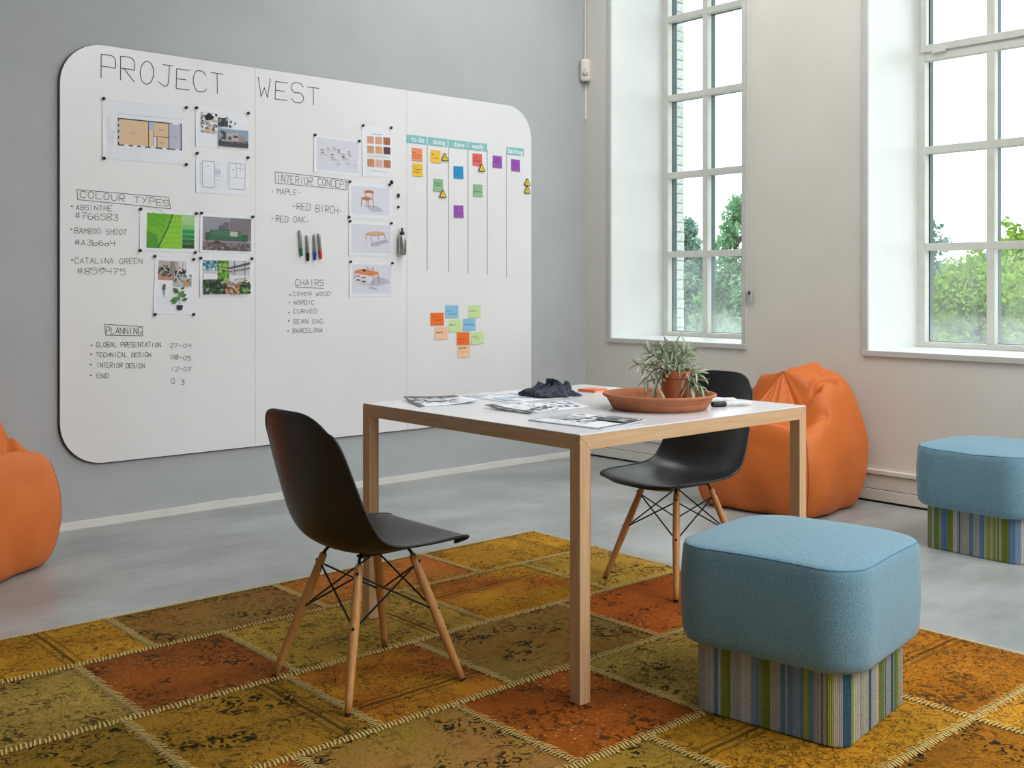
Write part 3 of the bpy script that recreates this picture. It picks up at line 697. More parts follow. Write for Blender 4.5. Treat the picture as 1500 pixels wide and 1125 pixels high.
def art_plan2(A):
    for (u0,u1) in ((.12,.34),(.62,.93)):
        A.line([(u0,.15),(u0,.82),(u1,.82),(u1,.15),(u0,.15)], .0018, '6a6e7c')
        A.line([(u0-.03,.2),(u0-.03,.78)], .0012, '9aa2b8')
    for v in (.25,.35,.45,.55,.65,.75): A.line([(.07,v),(.12,v)], .002, '9cb4d8').line([(.34,v),(.46,v)], .0014, 'a8b8d4')
    A.rect(.36,.50,.46,.62,'c4d2ea'); A.line([(.62,.45),(.93,.45)], .0012, '7a7e8c').line([(.76,.45),(.76,.82)], .0012, '7a7e8c').line([(.84,.60),(.84,.82)],.0012,'7a7e8c')
    for u,v in ((.22,.7),(.70,.65),(.80,.7),(.88,.7),(.74,.28)): A.line([(u-.02,v),(u+.02,v)], .0018, '50545f')
def art_leaf(A):
    A.rect(.12,.08,.745,.93,'79bb2e')
    A.poly([(.12,.93),(.12,.5),(.35,.08),(.12,.08)],'3f8a2e'); A.poly([(.12,.93),(.50,.93),(.42,.6),(.15,.6)],'69b32a'); A.poly([(.12,.5),(.3,.4),(.34,.08),(.14,.08)],'4f9a2c')
    A.poly([(.58,.93),(.745,.93),(.745,.08),(.40,.08),(.34,.12)],'8ccb3a')
    for k in range(6):
        v = .2+k*.13; A.line([(.40+k*.03, v-.02),(.55+k*.02, v+.03),(.745, v+.015)], .0016, '5fa030'); A.line([(.36+k*.035, v),(.22+k*.03, v+.14),(.13+.02*k, v+.24)], .0014, '4c9230')
    A.line([(.58,.93),(.48,.55),(.32,.08)], .006, '2b6b2c'); A.line([(.58,.93),(.48,.55),(.32,.08)], .002, '1f5324')
    for k, c in enumerate(['a9d492','9ccf7f','7fc46c','1d9a4a','149046','2e6b38','33502a']): A.rect(.755, .82-k*.12, .975, .93-k*.12, c)
def art_sofa(A):
    A.rect(.05,.06,.97,.93,'9696a2'); A.rect(.56,.35,.97,.93,'857c80')
    for k in range(9): A.line([(.56,.42+k*.055),(.97,.42+k*.055)], .0016, '6f676c')
    A.rect(.05,.06,.97,.27,'75696a'); A.blobs(.05,.06,.97,.26,60,.012,['5f5658','8d7f7e','9c8e8a','6a5f5e'],7)
    A.poly([(.36,.62),(.36,.72),(.44,.72),(.44,.80),(.54,.80),(.54,.60)],'6d6a72')
    A.rect(.12,.33,.90,.46,'3c6a52'); A.rect(.20,.44,.78,.60,'467860'); A.rect(.11,.33,.20,.52,'35604a'); A.rect(.80,.33,.90,.50,'35604a')
    A.poly([(.55,.44),(.70,.44),(.70,.56),(.56,.57)],'c9bcb4'); A.line([(.15,.33),(.12,.24)],.0015,'2a2a2c').line([(.80,.33),(.88,.22)],.0015,'2a2a2c'); A.poly([(.24,.24),(.40,.24),(.35,.31),(.28,.31)],'5c3a30')
def art_office(A):
    A.rect(.06,.07,.96,.94,'c7ccd2'); A.rect(.06,.68,.34,.94,'5f94a8'); A.blobs(.06,.68,.34,.94,30,.008,['2f6074','e4eef2','8fbccb'],8)
    A.rect(.34,.40,.55,.94,'6a9a35'); A.blobs(.34,.40,.55,.94,40,.009,['4f8428','86b545','3f6e24','9cc05c'],9)
    A.rect(.06,.45,.32,.60,'e8ecee'); A.poly([(.52,.75),(.96,.90),(.96,.84),(.52,.70)],'5a5458'); A.poly([(.55,.66),(.96,.76),(.96,.72),(.55,.63)],'7a7074')
    A.line([(.66,.5),(.66,.94)],.0025,'3f3d42').line([(.86,.5),(.86,.94)],.0025,'3f3d42').line([(.34,.62),(.42,.72),(.60,.70),(.66,.60)],.0022,'eaf2e8')
    A.rect(.55,.35,.96,.55,'dfe0e0'); A.blobs(.06,.07,.50,.45,90,.012,['2f4a2c','3f5f38','26382a','58754c','1f2e22'],10); A.blobs(.68,.07,.96,.38,60,.012,['2f4a2c','466a3c','7da05a','26382a'],11)
    A.blobs(.46,.07,.74,.35,30,.012,['c08a64','a8744f','d8a680','5b4436'],12); A.blobs(.55,.3,.96,.5,24,.006,['3c3a3c','b88a6c','e8e4e0','54605a'],13)
def art_plants(A):
    A.rect(.09,.60,.80,.94,'b8aca8'); A.rect(.60,.72,.80,.94,'d9d2da'); A.line([(.71,.72),(.71,.94)],.002,'2e2a2c'); A.rect(.09,.60,.55,.70,'c08f74'); A.blobs(.09,.66,.80,.86,50,.009,['2f3a30','48584a','1f2622','6e6a64'],14); A.rect(.40,.70,.50,.93,'8f8a8a')
    A.rect(.48,.50,.95,.72,'b4b8bc'); A.blobs(.50,.53,.93,.72,30,.007,['30383a','6a7a5c','e6e8ea','48604c'],15); A.rect(.74,.52,.80,.60,'e08a2c'); A.rect(.84,.52,.88,.60,'e08a2c'); A.rect(.53,.57,.58,.61,'e08a2c')
    A.blobs(.20,.44,.28,.54,12,.006,['3f4f40','5a6a58'],16); A.line([(.24,.46),(.25,.36),(.27,.29)],.002,'56604f'); A.blobs(.22,.36,.28,.46,8,.004,['4a5a48'],17)
    A.poly([(.60,.08),(.72,.08),(.74,.165),(.57,.165)],'2b2c30'); A.line([(.655,.165),(.65,.30),(.62,.38)],.0022,'3d6a35')
    for (u,v,a,l) in ((.55,.28,160,.035),(.52,.22,200,.035),(.78,.27,15,.035),(.75,.34,25,.035),(.55,.42,140,.045),(.70,.38,40,.04),(.62,.30,100,.03),(.48,.25,185,.03),(.72,.47,10,.022)):
        du, dv = cos(R(a))*l/A.W, sin(R(a))*l/A.H; nu, nv = -sin(R(a))*l*.28/A.W, cos(R(a))*l*.28/A.H
        A.poly([(u-du*.5,v-dv*.5),(u+nu,v+nv),(u+du*.5,v+dv*.5),(u-nu,v-nv)], random.choice(['3f7236','2f5a2e','5a8a48']))
def mini_chair(A, u, v, s, seat, back, leg):
    A.poly([(u+.2*s,v-.5*s),(u+.9*s,v-.75*s),(u+1.3*s,v-.65*s),(u+.6*s,v-.35*s)],'c3c4d2')
    for a, b in ((-.45,-.1),(.0,-.25),(.42,-.05),(.1,.1)): A.line([(u+a*s*.8,v+b*s*.3),(u+a*s*.85,v-.9*s+b*s*.3)], .0016, leg)
    A.poly([(u-.45*s,v),(u+.05*s,v-.15*s),(u+.42*s,v),(u-.05*s,v+.14*s)], seat); A.poly([(u-.4*s,v+.45*s),(u-.1*s,v+.62*s),(u+.25*s,v+.5*s),(u+.22*s,v+.75*s),(u-.1*s,v+.85*s),(u-.4*s,v+.7*s)], back)
def art_chairs(A):
    A.rect(.06,.09,.97,.95,'dadbe7')
    A.poly([(.45,.30),(.55,.34),(.58,.26),(.50,.22)],'c6c7d6'); A.poly([(.68,.34),(.78,.36),(.80,.29),(.70,.28)],'c6c7d6'); A.poly([(.84,.30),(.92,.30),(.93,.24),(.86,.26)],'c8c9d7')
    for u,v,s,c1,c2,lg in ((.18,.56,.10,'9a5240','6b2f2c','c9a08c'),(.30,.66,.07,'4a4550','b87068','c9c0c8'),(.44,.70,.07,'c98a78','d8a890','caa'*2),(.54,.62,.08,'7a3030','3d3640','c9b0a8'),(.40,.46,.10,'d4a48c','b06a58','d0a894'),(.64,.50,.10,'3c3a48','d0926e','c9a08c'),(.76,.60,.08,'c07a6a','a04a44','d4b0a4')):
        mini_chair(A, u, v, s, c1, c2, lg)
def art_swatch(A):
    cs = [['dba287','d9aa8c','a8604a'],['c99f78','dca37a','5a3a44'],['cf8662','dfb3a0','b56f4c']]
    for r, (v0, v1) in enumerate(((.655,.80),(.465,.61),(.20,.35))):
        for c in range(3): A.rect(.17+c*.275, v0, .40+c*.275, v1, cs[r][c]); A.line([(.22+c*.275,v0+.02),(.24+c*.275,v1-.02)],.003,'c88f70' if (r,c) != (1,2) else '6a4650').line([(.33+c*.275,v0+.02),(.32+c*.275,v1-.02)],.002,'d8a588' if (r,c) != (1,2) else '6a4650')
    A.line([(.36,.85),(.70,.85)],.0025,'9a8f90')
    for v in (.43,.41,.39): A.line([(.18,v),(.92,v)],.0010,'a8a8b0')
    for v in (.13,.11): A.line([(.28,v),(.84,v)],.0010,'b8b8c0')
def art_chair(A):
    A.rect(.06,.13,.95,.88,'dbdce8'); A.poly([(.33,.36),(.47,.28),(.50,.20),(.80,.22),(.78,.27),(.68,.36),(.52,.38)],'b9bacb')
    for a in (((.30,.58),(.28,.33)),((.44,.56),(.46,.28)),((.55,.56),(.58,.34)),((.38,.58),(.42,.38)),((.54,.60),(.56,.74)),((.38,.62),(.37,.74))): A.line(list(a), .0045, 'b9683f')
    A.poly([(.28,.56),(.46,.52),(.58,.56),(.40,.62)],'c9774a'); A.poly([(.28,.56),(.46,.52),(.46,.50),(.28,.54)],'9c5530'); A.poly([(.36,.70),(.46,.72),(.57,.70),(.57,.77),(.46,.80),(.36,.77)],'c06c40')
def art_table(A):
    A.rect(.06,.10,.97,.93,'dadbe7'); A.poly([(.50,.32),(.60,.28),(.95,.45),(.86,.50),(.55,.42)],'b4b5c4')
    for a in (((.40,.66),(.39,.44)),((.52,.60),(.52,.30)),((.82,.68),(.86,.46)),((.68,.66),(.69,.50))): A.line(list(a), .0035, 'a06a50')
    A.poly([(.40,.64),(.60,.60),(.83,.66),(.82,.72),(.62,.74),(.42,.70)],'d9a987'); A.line([(.40,.64),(.53,.60),(.83,.66)], .003, 'a5694c')
def art_tableset(A):
    A.rect(.06,.09,.97,.93,'dbdce8'); A.poly([(.45,.36),(.62,.30),(.95,.40),(.85,.52),(.60,.60)],'b9bacb'); A.poly([(.40,.25),(.62,.18),(.66,.22),(.5,.3)],'b9bacb')
    for u, v in ((.20,.48),(.33,.44)): mini_chair(A, u, v, .16, '3c3a44', 'c9774e', 'd09078')
    A.line([(.12,.72),(.12,.50)],.003,'c87a54').line([(.54,.62),(.53,.30)],.004,'c06a44').line([(.66,.64),(.68,.40)],.004,'c87a54')
    A.poly([(.12,.68),(.50,.60),(.67,.66),(.66,.72),(.30,.80),(.13,.76)],'d98458'); A.poly([(.28,.76),(.34,.80),(.38,.75),(.33,.72)],'25262c')
    for u in (.38,.50): A.line([(u,.78),(u+.03,.86),(u+.06,.78)],.003,'c9774e')
names = {'plan':'coloured floor plan','photos':'sheet with interior and house photos','plan2':'sheet with two line-drawn plans','leaf':'green leaf colour sheet','sofa':'green sofa photo','office':'leafy office photo','plants':'tall plant collage',
  'chairs':'sheet with a crowd of small chairs','swatch':'wood swatch sheet','chair':'single orange chair picture','table':'long table picture','tableset':'dining table and chairs picture'}
sheet('printed_sheet','plan','large printed floor plan with beige rooms under the word PROJECT','print',art_plan)
sheet('printed_sheet','photos','printed sheet with a black and white interior photo and a house photo','print',art_photos)
sheet('printed_sheet','plan2','printed sheet with two thin line floor plans, below the house photo','print',art_plan2)
sheet('printed_sheet','leaf','printed sheet with a green leaf and seven green swatches','print',art_leaf)
sheet('printed_sheet','sofa','printed photo of a dark green sofa against a grey wall','print',art_sofa)
sheet('printed_sheet','office','printed photo of an office full of plants, below the sofa photo','print',art_office)
sheet('printed_sheet','plants','tall printed collage with a potted plant and two small photos','print',art_plants)
sheet('printed_sheet','chairs','printed sheet with seven scattered little chairs on pale lilac','print',art_chairs)
sheet('printed_sheet','swatch','tall printed sheet with nine brown wood swatches','print',art_swatch)
sheet('printed_sheet','chair','printed picture of one orange wooden chair','print',art_chair)
sheet('printed_sheet','table','printed picture of a bare wooden table, above the table set picture','print',art_table)
sheet('printed_sheet','tableset','printed picture of an orange table set with chairs','print',art_tableset)
pos = ['upper left','upper right','lower left','lower right']
for k, pts in MAGNETS.items():
    if k == 'spare': continue
    for i, (x, z) in enumerate(pts): magnet(x, z, 'black magnet at the %s corner of the %s' % (pos[i], names[k]), .0005)
sl = ['upper of two spare black magnets touching, right above the single chair picture','lower of two spare black magnets touching, at the single chair picture\'s top right','upper of the two joined black magnets above the spray bottle','lower of the two joined black magnets above the spray bottle','single spare black magnet halfway down to the spray bottle']
for (x, z), l in zip(MAGNETS['spare'], sl): magnet(x, z, l)

# ---- kanban headers, notes, warning magnets
def text_mesh(s, size, depth=.0002, align='CENTER'):
    cu = bpy.data.curves.new('lettering', 'FONT'); cu.body = s; cu.size = size; cu.align_x = align; cu.align_y = 'CENTER'; cu.extrude = depth; cu.offset = size*.010
    o = bpy.data.objects.new('t', cu); col.objects.link(o); dg = bpy.context.evaluated_depsgraph_get(); dg.update()
    me = bpy.data.meshes.new_from_object(o.evaluated_get(dg)); bpy.data.objects.remove(o); return me
for k, q in HEADERS.items():
    cx = (q[0][0]+q[1][0])/2; cz = (q[0][1]+q[3][1])/2; W = q[1][0]-q[0][0]
    t = empty('header_card', (cx, YF-.0006, cz)); tag(t, 'turquoise header strip reading "%s" at the top of its column' % k, 'label strip', 'turquoise column header strips')
    MB().box((-W/2, -.001, -.0245), (W/2, 0, .0245)).build('card', M['header'], t)
    me = text_mesh(k, .043); me.materials.append(M['white_print']); o = bpy.data.objects.new('lettering', me); col.objects.link(o); o.parent = t
    o.location = (.008 if len(k) < 6 else 0, -.0015, -.001); o.rotation_euler = (R(90), 0, 0)
    xs = [v.co.x for v in me.vertices]; o.scale = (min(1, W*.86/(max(xs)-min(xs))),)*3
def note(x, z, w, h, c, label, lines, group, tilt=0, ink='463c34'):
    t = empty('sticky_note', (x, YF-.0006, z)); t.rotation_euler = (0, R(tilt), 0); tag(t, label, 'sticky note', group)
    P = [[(-w/2+w*i/4, -.0004-.0028*(1-j/4)**2, -h/2+h*j/4) for j in range(5)] for i in range(5)]
    o = MB().grid(P).build('note_paper', c, t); so = o.modifiers.new('thickness', 'SOLIDIFY'); so.thickness = .0004; so.offset = -1
    b = MB(); g = random.Random(label)
    for (u, v, s) in lines:      # (start u, base v, words or length)
        z0 = -h/2+h*v; yy = -.0010-.0028*(1-v)**2-.0006
        if isinstance(s, str): write(s, -w/2+w*u, z0, min(w/2-.004, -w/2+w*u+len(s)*.0085), z0, .0085, .0016, yy, (0,0,0), b)
        else:
            pts = [(-w/2+w*u, z0)]; n = int(s*w/.0028)
            for i in range(n): pts.append((-w/2+w*u+i*.0028, z0 + g.choice([0, .004, .0055, .002, .007])))
            ribbon(b, pts, .0014, yy, (0,0,0))
    b.build('handwriting', pm('note_ink', ink, None, .7), t)['kind'] = 'stuff'
NC = {'orange':'f0905c','yellow':'f0c23c','green':'8fbb8f','blue':'1a92cc','purple':'9a4fb4','red':'e2605c','dorange':'f4701c','lblue':'8cc4e4','lgreen':'cde6a6','peach':'f6c8a4'}
NM = {k: pm('note_'+k, v, None, .7) for k, v in NC.items()}
kn = [('orange','orange sticky note at the top of the "to do" column',[(.1,.60,.35),(.1,.40,.8),(.1,.20,.75)]),('yellow','yellow sticky note below the orange one in the "to do" column',[(.1,.68,.4),(.1,.48,.85),(.1,.26,.65)]),
 ('yellow','yellow sticky note at the top of the "doing" column',[(.1,.6,.3),(.3,.35,.5)]),('green','green sticky note in the "doing" column',[(.1,.62,.75),(.2,.42,.6)]),('blue','bright blue sticky note in the "done" column',[(.08,.55,.55),(.08,.28,.45)]),
 ('purple','purple sticky note low in the "done" column',[(.15,.6,.4),(.1,.3,.65)]),('red','red sticky note at the top of the "verify" column',[(.15,.6,.4),(.1,.35,.8)]),('green','green sticky note in the "verify" column',[(.08,.6,.25),(.08,.38,.85)]),
 ('purple','purple sticky note in the unnamed column left of "backlog"',[(.25,.6,.3),(.1,.4,.8)]),('purple','purple sticky note under the "backlog" header',[(.1,.6,.7),(.3,.35,.4)])]
for (x, z), (c, l, ln) in zip(NOTES, kn): note(x, z, .0765, .0765, NM[c], l, ln, 'square sticky notes in the columns', random.uniform(-1.5,1.5))
k2 = [('dorange','strong orange sticky note furthest left in the loose cluster',[(.2,.65,.4),(.35,.35,.5)],0),('lblue','light blue sticky note at the top of the loose cluster',[(.1,.5,.45),(.2,.25,.65)],0),('lgreen','pale green sticky note at the top right of the loose cluster',[(.08,.5,.65)],0),
 ('lgreen','pale green sticky note in the middle of the loose cluster',[(.08,.5,'DAILY')],0),('lblue','light blue sticky note right of the middle of the loose cluster',[(.08,.45,.8)],0),('peach','peach sticky note below the leftmost orange note',[(.12,.5,'DESIGN')],0),
 ('dorange','strong orange sticky note low in the loose cluster',[(.12,.4,.55),(.2,.15,.4)],0),('lgreen','pale green sticky note at the lower right of the loose cluster',[(.1,.6,.45),(.25,.4,.4)],-3),('peach','peach sticky note at the very bottom of the cluster',[(.1,.7,'CULTURE'),(.25,.4,.35)],-2)]
for (x, z), (c, l, ln, t_) in zip(NOTES2, k2): note(x, z, .101, .0755, NM[c], l, ln, 'wide sticky notes in a loose cluster', t_+random.uniform(-1,1), {'lblue':'1f5f86','lgreen':'5f7a3a','dorange':'a04a10','peach':'b07a50'}[c])
tl = ['yellow warning triangle right of the yellow note in the "doing" column','yellow warning triangle on the green note in the "doing" column','yellow warning triangle under the red note in the "verify" column','upper of two yellow warning triangles at the right edge of the board','lower of two yellow warning triangles at the right edge of the board']
tm = MB(); 
def rtri(s, r, y0, y1, b, z0=0):
    pts = []
    for k in range(3):
        a = R(90+120*k); cx, cz = (s-r*1.0)*cos(a), (s-r*1.0)*sin(a)+z0
        for j in range(-2, 3): pts.append((cx+r*cos(a+R(30*j)), cz+r*sin(a+R(30*j))))
    n = len(pts); b.add([(x, y0, z) for x, z in pts]+[(x, y1, z) for x, z in pts], [tuple(range(n))[::-1], tuple(range(n, 2*n))]+[(i, (i+1)%n, n+(i+1)%n, n+i) for i in range(n)])
    return b
yel = pm('warning_yellow', 'f2d21c', None, .45); blk = pm('warning_black', '2a2620', None, .5)
m1 = rtri(.030, .006, -.0022, 0, MB()).mesh('border'); m1.materials.append(blk)
m2 = rtri(.0225, .004, -.0026, -.0021, MB()).mesh('triangle_face'); m2.materials.append(yel)
bb = MB().box((-.0016, -.0030, -.003), (.0016, -.0025, .011)).box((-.0016, -.0030, -.0085), (.0016, -.0025, -.0055)); m3 = bb.mesh('exclamation_mark'); m3.materials.append(blk)
for (x, z), l in zip(TRIS, tl):
    t = empty('warning_magnet', (x, YF-.0052, z-.007)); tag(t, l, 'magnet', 'yellow warning triangles')
    for n_, me in (('border', m1), ('triangle_face', m2), ('exclamation_mark', m3)):
        o = bpy.data.objects.new(n_, me); col.objects.link(o); o.parent = t
# ---- board markers and spray bottle
def marker(x0, z0, x1, z1, cap, label):
    t = empty('board_marker', (x1, YF-.010, z1)); tag(t, label, 'marker', 'board markers held on the whiteboard')
    L_ = math.hypot(x1-x0, z1-z0); t.rotation_euler = (0, math.atan2(x0-x1, z0-z1), 0)
    MB().lathe([(.0070,.040),(.0082,.042),(.0082,L_-.006),(.0070,L_-.002),(.0045,L_)], 16).build('barrel', M['steel'], t, smooth=True)
    MB().lathe([(.0065,0),(.0078,.002),(.0095,.034),(.0095,.044),(.0080,.046)], 16).build('cap', mk(cap), t, smooth=True)
    b = MB()
    for k in range(9): b.box((.0015+.0002*(k%2), -.00835, .055+k*.008), (.0030, -.0078, .060+k*.008))
    b.build('small_print', M['ink'], t)
for a in ((3.0389,1.463,3.050,1.320,'12805a','board marker with a green cap, furthest left of the four'), (3.086,1.438,3.090,1.294,'1c2026','board marker with a black cap'), (3.1325,1.443,3.134,1.300,'1d4fa5','board marker with a blue cap'), (3.160,1.449,3.171,1.306,'e0402c','board marker with a red cap, furthest right of the four')): marker(*a)
t = empty('spray_bottle', (3.713, YF-.026, 1.337)); tag(t, 'small silver spray bottle with a black nozzle on the whiteboard', 'bottle')
MB().lathe([(.018,0),(.0235,.004),(.0235,.105),(.020,.115),(.010,.122)], 24).build('bottle_body', M['steel'], t, smooth=True)
MB().lathe([(.0125,.120),(.0135,.122),(.0135,.135),(.008,.138),(.006,.160)], 20).build('nozzle', M['black_plastic'], t, smooth=True)
MB().lathe([(.0158,.118),(.0165,.122),(.0150,.156),(.0135,.160)], 20).build('clear_cap', M['glass'], t, smooth=True)
b = MB()
for k in range(8): b.box((.004, -.0240, .02+k*.009), (.012, -.0225, .0255+k*.009))
b.build('small_print', M['ink'], t)
tag(magnet(3.712, 1.395, 'x', 0), 'round magnet behind the spray bottle'); bpy.data.objects.remove(bpy.data.objects[[o.name for o in bpy.data.objects if o.get('label') == 'round magnet behind the spray bottle'][0]])

# ------------------------------------------------------------------ table
TX0, TX1, TY0, TY1, TH_ = 2.091, 3.178, 2.083, 3.143, .75
tb = empty('square_table', (TX0, TY0, .0095)); tag(tb, 'square oak table with a white laminate top', 'table')
W, D = TX1-TX0, TY1-TY0; s = .039; zt = TH_-.0135; TT = TH_-.0095; zb = zt-.040; gp = .0007
MB().box((.0005, .0005, zt), (W-.0005, D-.0005, TT)).build('tabletop', M['laminate'], tb, bevel=.0012)
def rail(L_, Mx, mat):
    # mitred bar along +x from the outer corner, outer face at y=0
    vs = [(gp,0,zt),(L_-gp,0,zt),(L_-s-gp,0,zb),(s+gp,0,zb),(s+gp,s,zt),(L_-s-gp,s,zt),(L_-s-gp,s,zb),(s+gp,s,zb)]
    MB().add(vs, [(0,3,2,1),(4,5,6,7),(0,1,5,4),(3,7,6,2),(0,4,7,3),(1,2,6,5)], Mx).build('apron_rail', mat, tb, recalc=True)
rail(W, Matrix(), M['oak_x']); rail(W, Matrix.Translation((W, D, 0)) @ Matrix.Rotation(pi, 4, 'Z'), M['oak_x'])
rail(D, Matrix.Translation((W, 0, 0)) @ Matrix.Rotation(pi/2, 4, 'Z'), M['oak_y']); rail(D, Matrix.Translation((0, D, 0)) @ Matrix.Rotation(-pi/2, 4, 'Z'), M['oak_y'])
for (cx, cy, a) in ((0,0,0),(W,0,90),(W,D,180),(0,D,270)):
    vs = [(0,0,0),(s,0,0),(s,s,0),(0,s,0),(0,0,zt-gp*1.5),(s,0,zb-gp),(s,s,zb-gp),(0,s,zb-gp)]
    MB().add(vs, [(0,3,2,1),(0,1,5,4),(1,2,6,5),(2,3,7,6),(3,0,4,7),(4,5,6),(4,6,7)], Matrix.Translation((cx,cy,0)) @ Matrix.Rotation(R(a), 4, 'Z')).build('leg', M['oak_z'], tb)
# ---- papers on the table
def table_sheet(name, q, label, art, lift=(0,0,0,0), z=TH_+.0004, page=1, cat='magazine'):
    t = empty(name, (q[0][0], q[0][1], z)); tag(t, label, cat)
    n = 10; q = [(a-q[0][0], b-q[0][1]) for a, b in q]
    def P(u, v, dz=0):
        x = (q[3][0]*(1-u)+q[2][0]*u)*(1-v)+(q[0][0]*(1-u)+q[1][0]*u)*v; y = (q[3][1]*(1-u)+q[2][1]*u)*(1-v)+(q[0][1]*(1-u)+q[1][1]*u)*v
        h = lift[0]*max(0,v-u*.8)**2*v + lift[1]*max(0,u+v-1.2)**2*4*.5 + lift[2]*max(0,u-v*.8)**2*u + lift[3]*max(0,1-u-v)**2
        return (x, y, h+dz)
    for k in range(page):
        o = MB().grid([[P(i/n, j/n, .0012*k + (0 if k == 0 else .0005*sin(i*.8))) for j in range(n+1)] for i in range(n+1)]).build('page', M['paper'], t, smooth=True, recalc=True)
        so = o.modifiers.new('thickness', 'SOLIDIFY'); so.thickness = .0004; so.offset = 1
    A = Art(1, 1); art(A); B = MB()
    for f, c in zip(A.b.f, A.b.c):
        pts = [(A.b.v[i][0]+.5, A.b.v[i][2]+.5, -A.b.v[i][1]) for i in f]
        # subdivide quads lightly so that the print follows the curl
        if len(pts) == 4:
            m_ = 4; g_ = [[None]*(m_+1) for _ in range(m_+1)]
            for a in range(m_+1):
                for b_ in range(m_+1):
                    u_, v_ = a/m_, b_/m_; pt = [(pts[0][k]*(1-u_)+pts[1][k]*u_)*(1-v_)+(pts[3][k]*(1-u_)+pts[2][k]*u_)*v_ for k in range(3)]
                    g_[a][b_] = P(pt[0], pt[1], .0012*(page-1)+.0010+pt[2])
            B.grid(g_, color=c)
        else: B.add([P(a, b_, .0012*(page-1)+.0010+d) for a, b_, d in pts], [tuple(range(len(pts)))], None, c)
    B.build('print', M['print'], t)
    return t
GR = ['6a6c68','8a8d88','b5b8b8','d8dade','4e504e']
def a1(A): A.rect(.0,.80,1,1,'585a56'); A.rect(.0,.02,.10,1,'6e706a'); A.blobs(.02,.35,.75,.85,46,.06,['8d8f86','b9bbb6','a8aaa2','d6d8da','c4cfdc'],21); A.rect(.28,.45,.55,.7,'c9d2de'); A.blobs(.5,.1,.95,.6,14,.04,['c9ccd2','e2e4ea'],22)
def a2(A): A.rect(0,0,.22,1,'5c5e5a'); A.rect(.03,.2,.08,1,'c5c7c8'); A.blobs(.1,.05,1,.35,36,.05,['6c6e68','8b8d86','7a7c74'],23); A.blobs(.35,.4,.95,.95,16,.04,['bfc2c4','d4d7dc','9fb6cc'],24)
def a2b(A): A.blobs(.3,.4,.95,.9,20,.07,['b4c8dc','cddbe8','a3b9cf'],25); A.blobs(.1,.1,.9,.4,24,.05,['9a9c9a','b8bab8'],26)
def a3(A): A.rect(.02,.01,.99,.05,'5a5c5c'); A.rect(.35,.62,.75,.95,'aeb4ba'); A.blobs(.3,.35,.95,.9,40,.055,['6d7072','8e9294','c3c7ca','54575a','dfe2e6'],27); A.rect(.62,.06,.98,.45,'707476'); A.blobs(.6,.05,.99,.5,26,.05,['46484a','8a8e90','a8acae'],28); A.blobs(.05,.3,.3,.8,6,.03,['c0cad6'],29)
def a4(A): A.blobs(.1,.05,.95,.95,26,.11,['cfdce8','dfe8ef','c3d3e2','e8eef3'],30)
table_sheet('drawing_sheet', [(2.50,3.10),(2.80,3.075),(2.786,2.809),(2.471,2.811)], 'thin sheet with pale blue drawings lying half under the dark cloth', a4, page=1, cat='paper')
table_sheet('magazine', [(2.25,3.125),(2.475,3.115),(2.403,2.88),(2.159,2.905)], 'grey printed magazine near the left corner of the table', a1, (.012,.0,.012,0), page=2)
table_sheet('magazine', [(2.519,2.768),(2.684,2.741),(2.591,2.535),(2.438,2.537)], 'thin bluish leaflet partly under the middle magazine', a2b, z=TH_+.0006, page=1)
table_sheet('magazine', [(2.301,2.737),(2.513,2.79),(2.487,2.572),(2.299,2.511)], 'magazine with a dark grey edge in the middle of the table', a2, (.010,0,0,.0), z=TH_+.0016, page=2)
table_sheet('magazine', [(2.188,2.401),(2.417,2.431),(2.428,2.145),(2.207,2.116)], 'magazine with grey photos at the near corner of the table', a3, (0,0,.004,.0), page=3)
# ---- note pad, pens
t = empty('note_pad', (2.985, 2.905, TH_+.0006), R(8)); tag(t, 'pad of orange sticky notes beside the dark cloth', 'note pad')
MB().box((-.04,-.04,0),(.04,.04,.004)).build('lower_sheets', pm('pad_peach','f6b08c',None,.7), t); MB().box((-.04,-.04,.0042),(.04,.04,.0095)).build('upper_sheets', pm('pad_orange','e8714a',None,.7), t)
def pen(x, y, rz, capc, body, L_, label, r=.0085):
    t = empty('marker_pen', (x, y, TH_+r+.0008), rz); tag(t, label, 'marker'); Mx = Matrix.Rotation(R(90), 4, 'Y')
    MB().lathe([(r*.9,.036),(r,.038),(r,L_-.01),(r*.6,L_)], 18, Mx).build('barrel', body, t, smooth=True)
    MB().lathe([(r*.75,-.005),(r*1.05,0),(r*1.15,.034),(r*1.15,.046),(r,.048)], 18, Mx).build('cap', mk(capc), t, smooth=True)
    MB().lathe([(r*1.02,.06),(r*1.03,.062),(r*1.03,L_-.03),(r*1.02,L_-.028)], 18, Mx).build('barrel_sleeve', pm('sleeve_'+capc,'dfe3e8','c8ccd2',.3,60), t, smooth=True)
pen(2.900, 2.262, R(-24), '1b1d20', M['plastic_white'], .145, 'black-capped marker lying to the right of the plant saucer')
pen(2.962, 2.375, R(-30), '4a6470', M['plastic_white'], .14, 'grey-capped marker lying behind the black-capped one', .008)
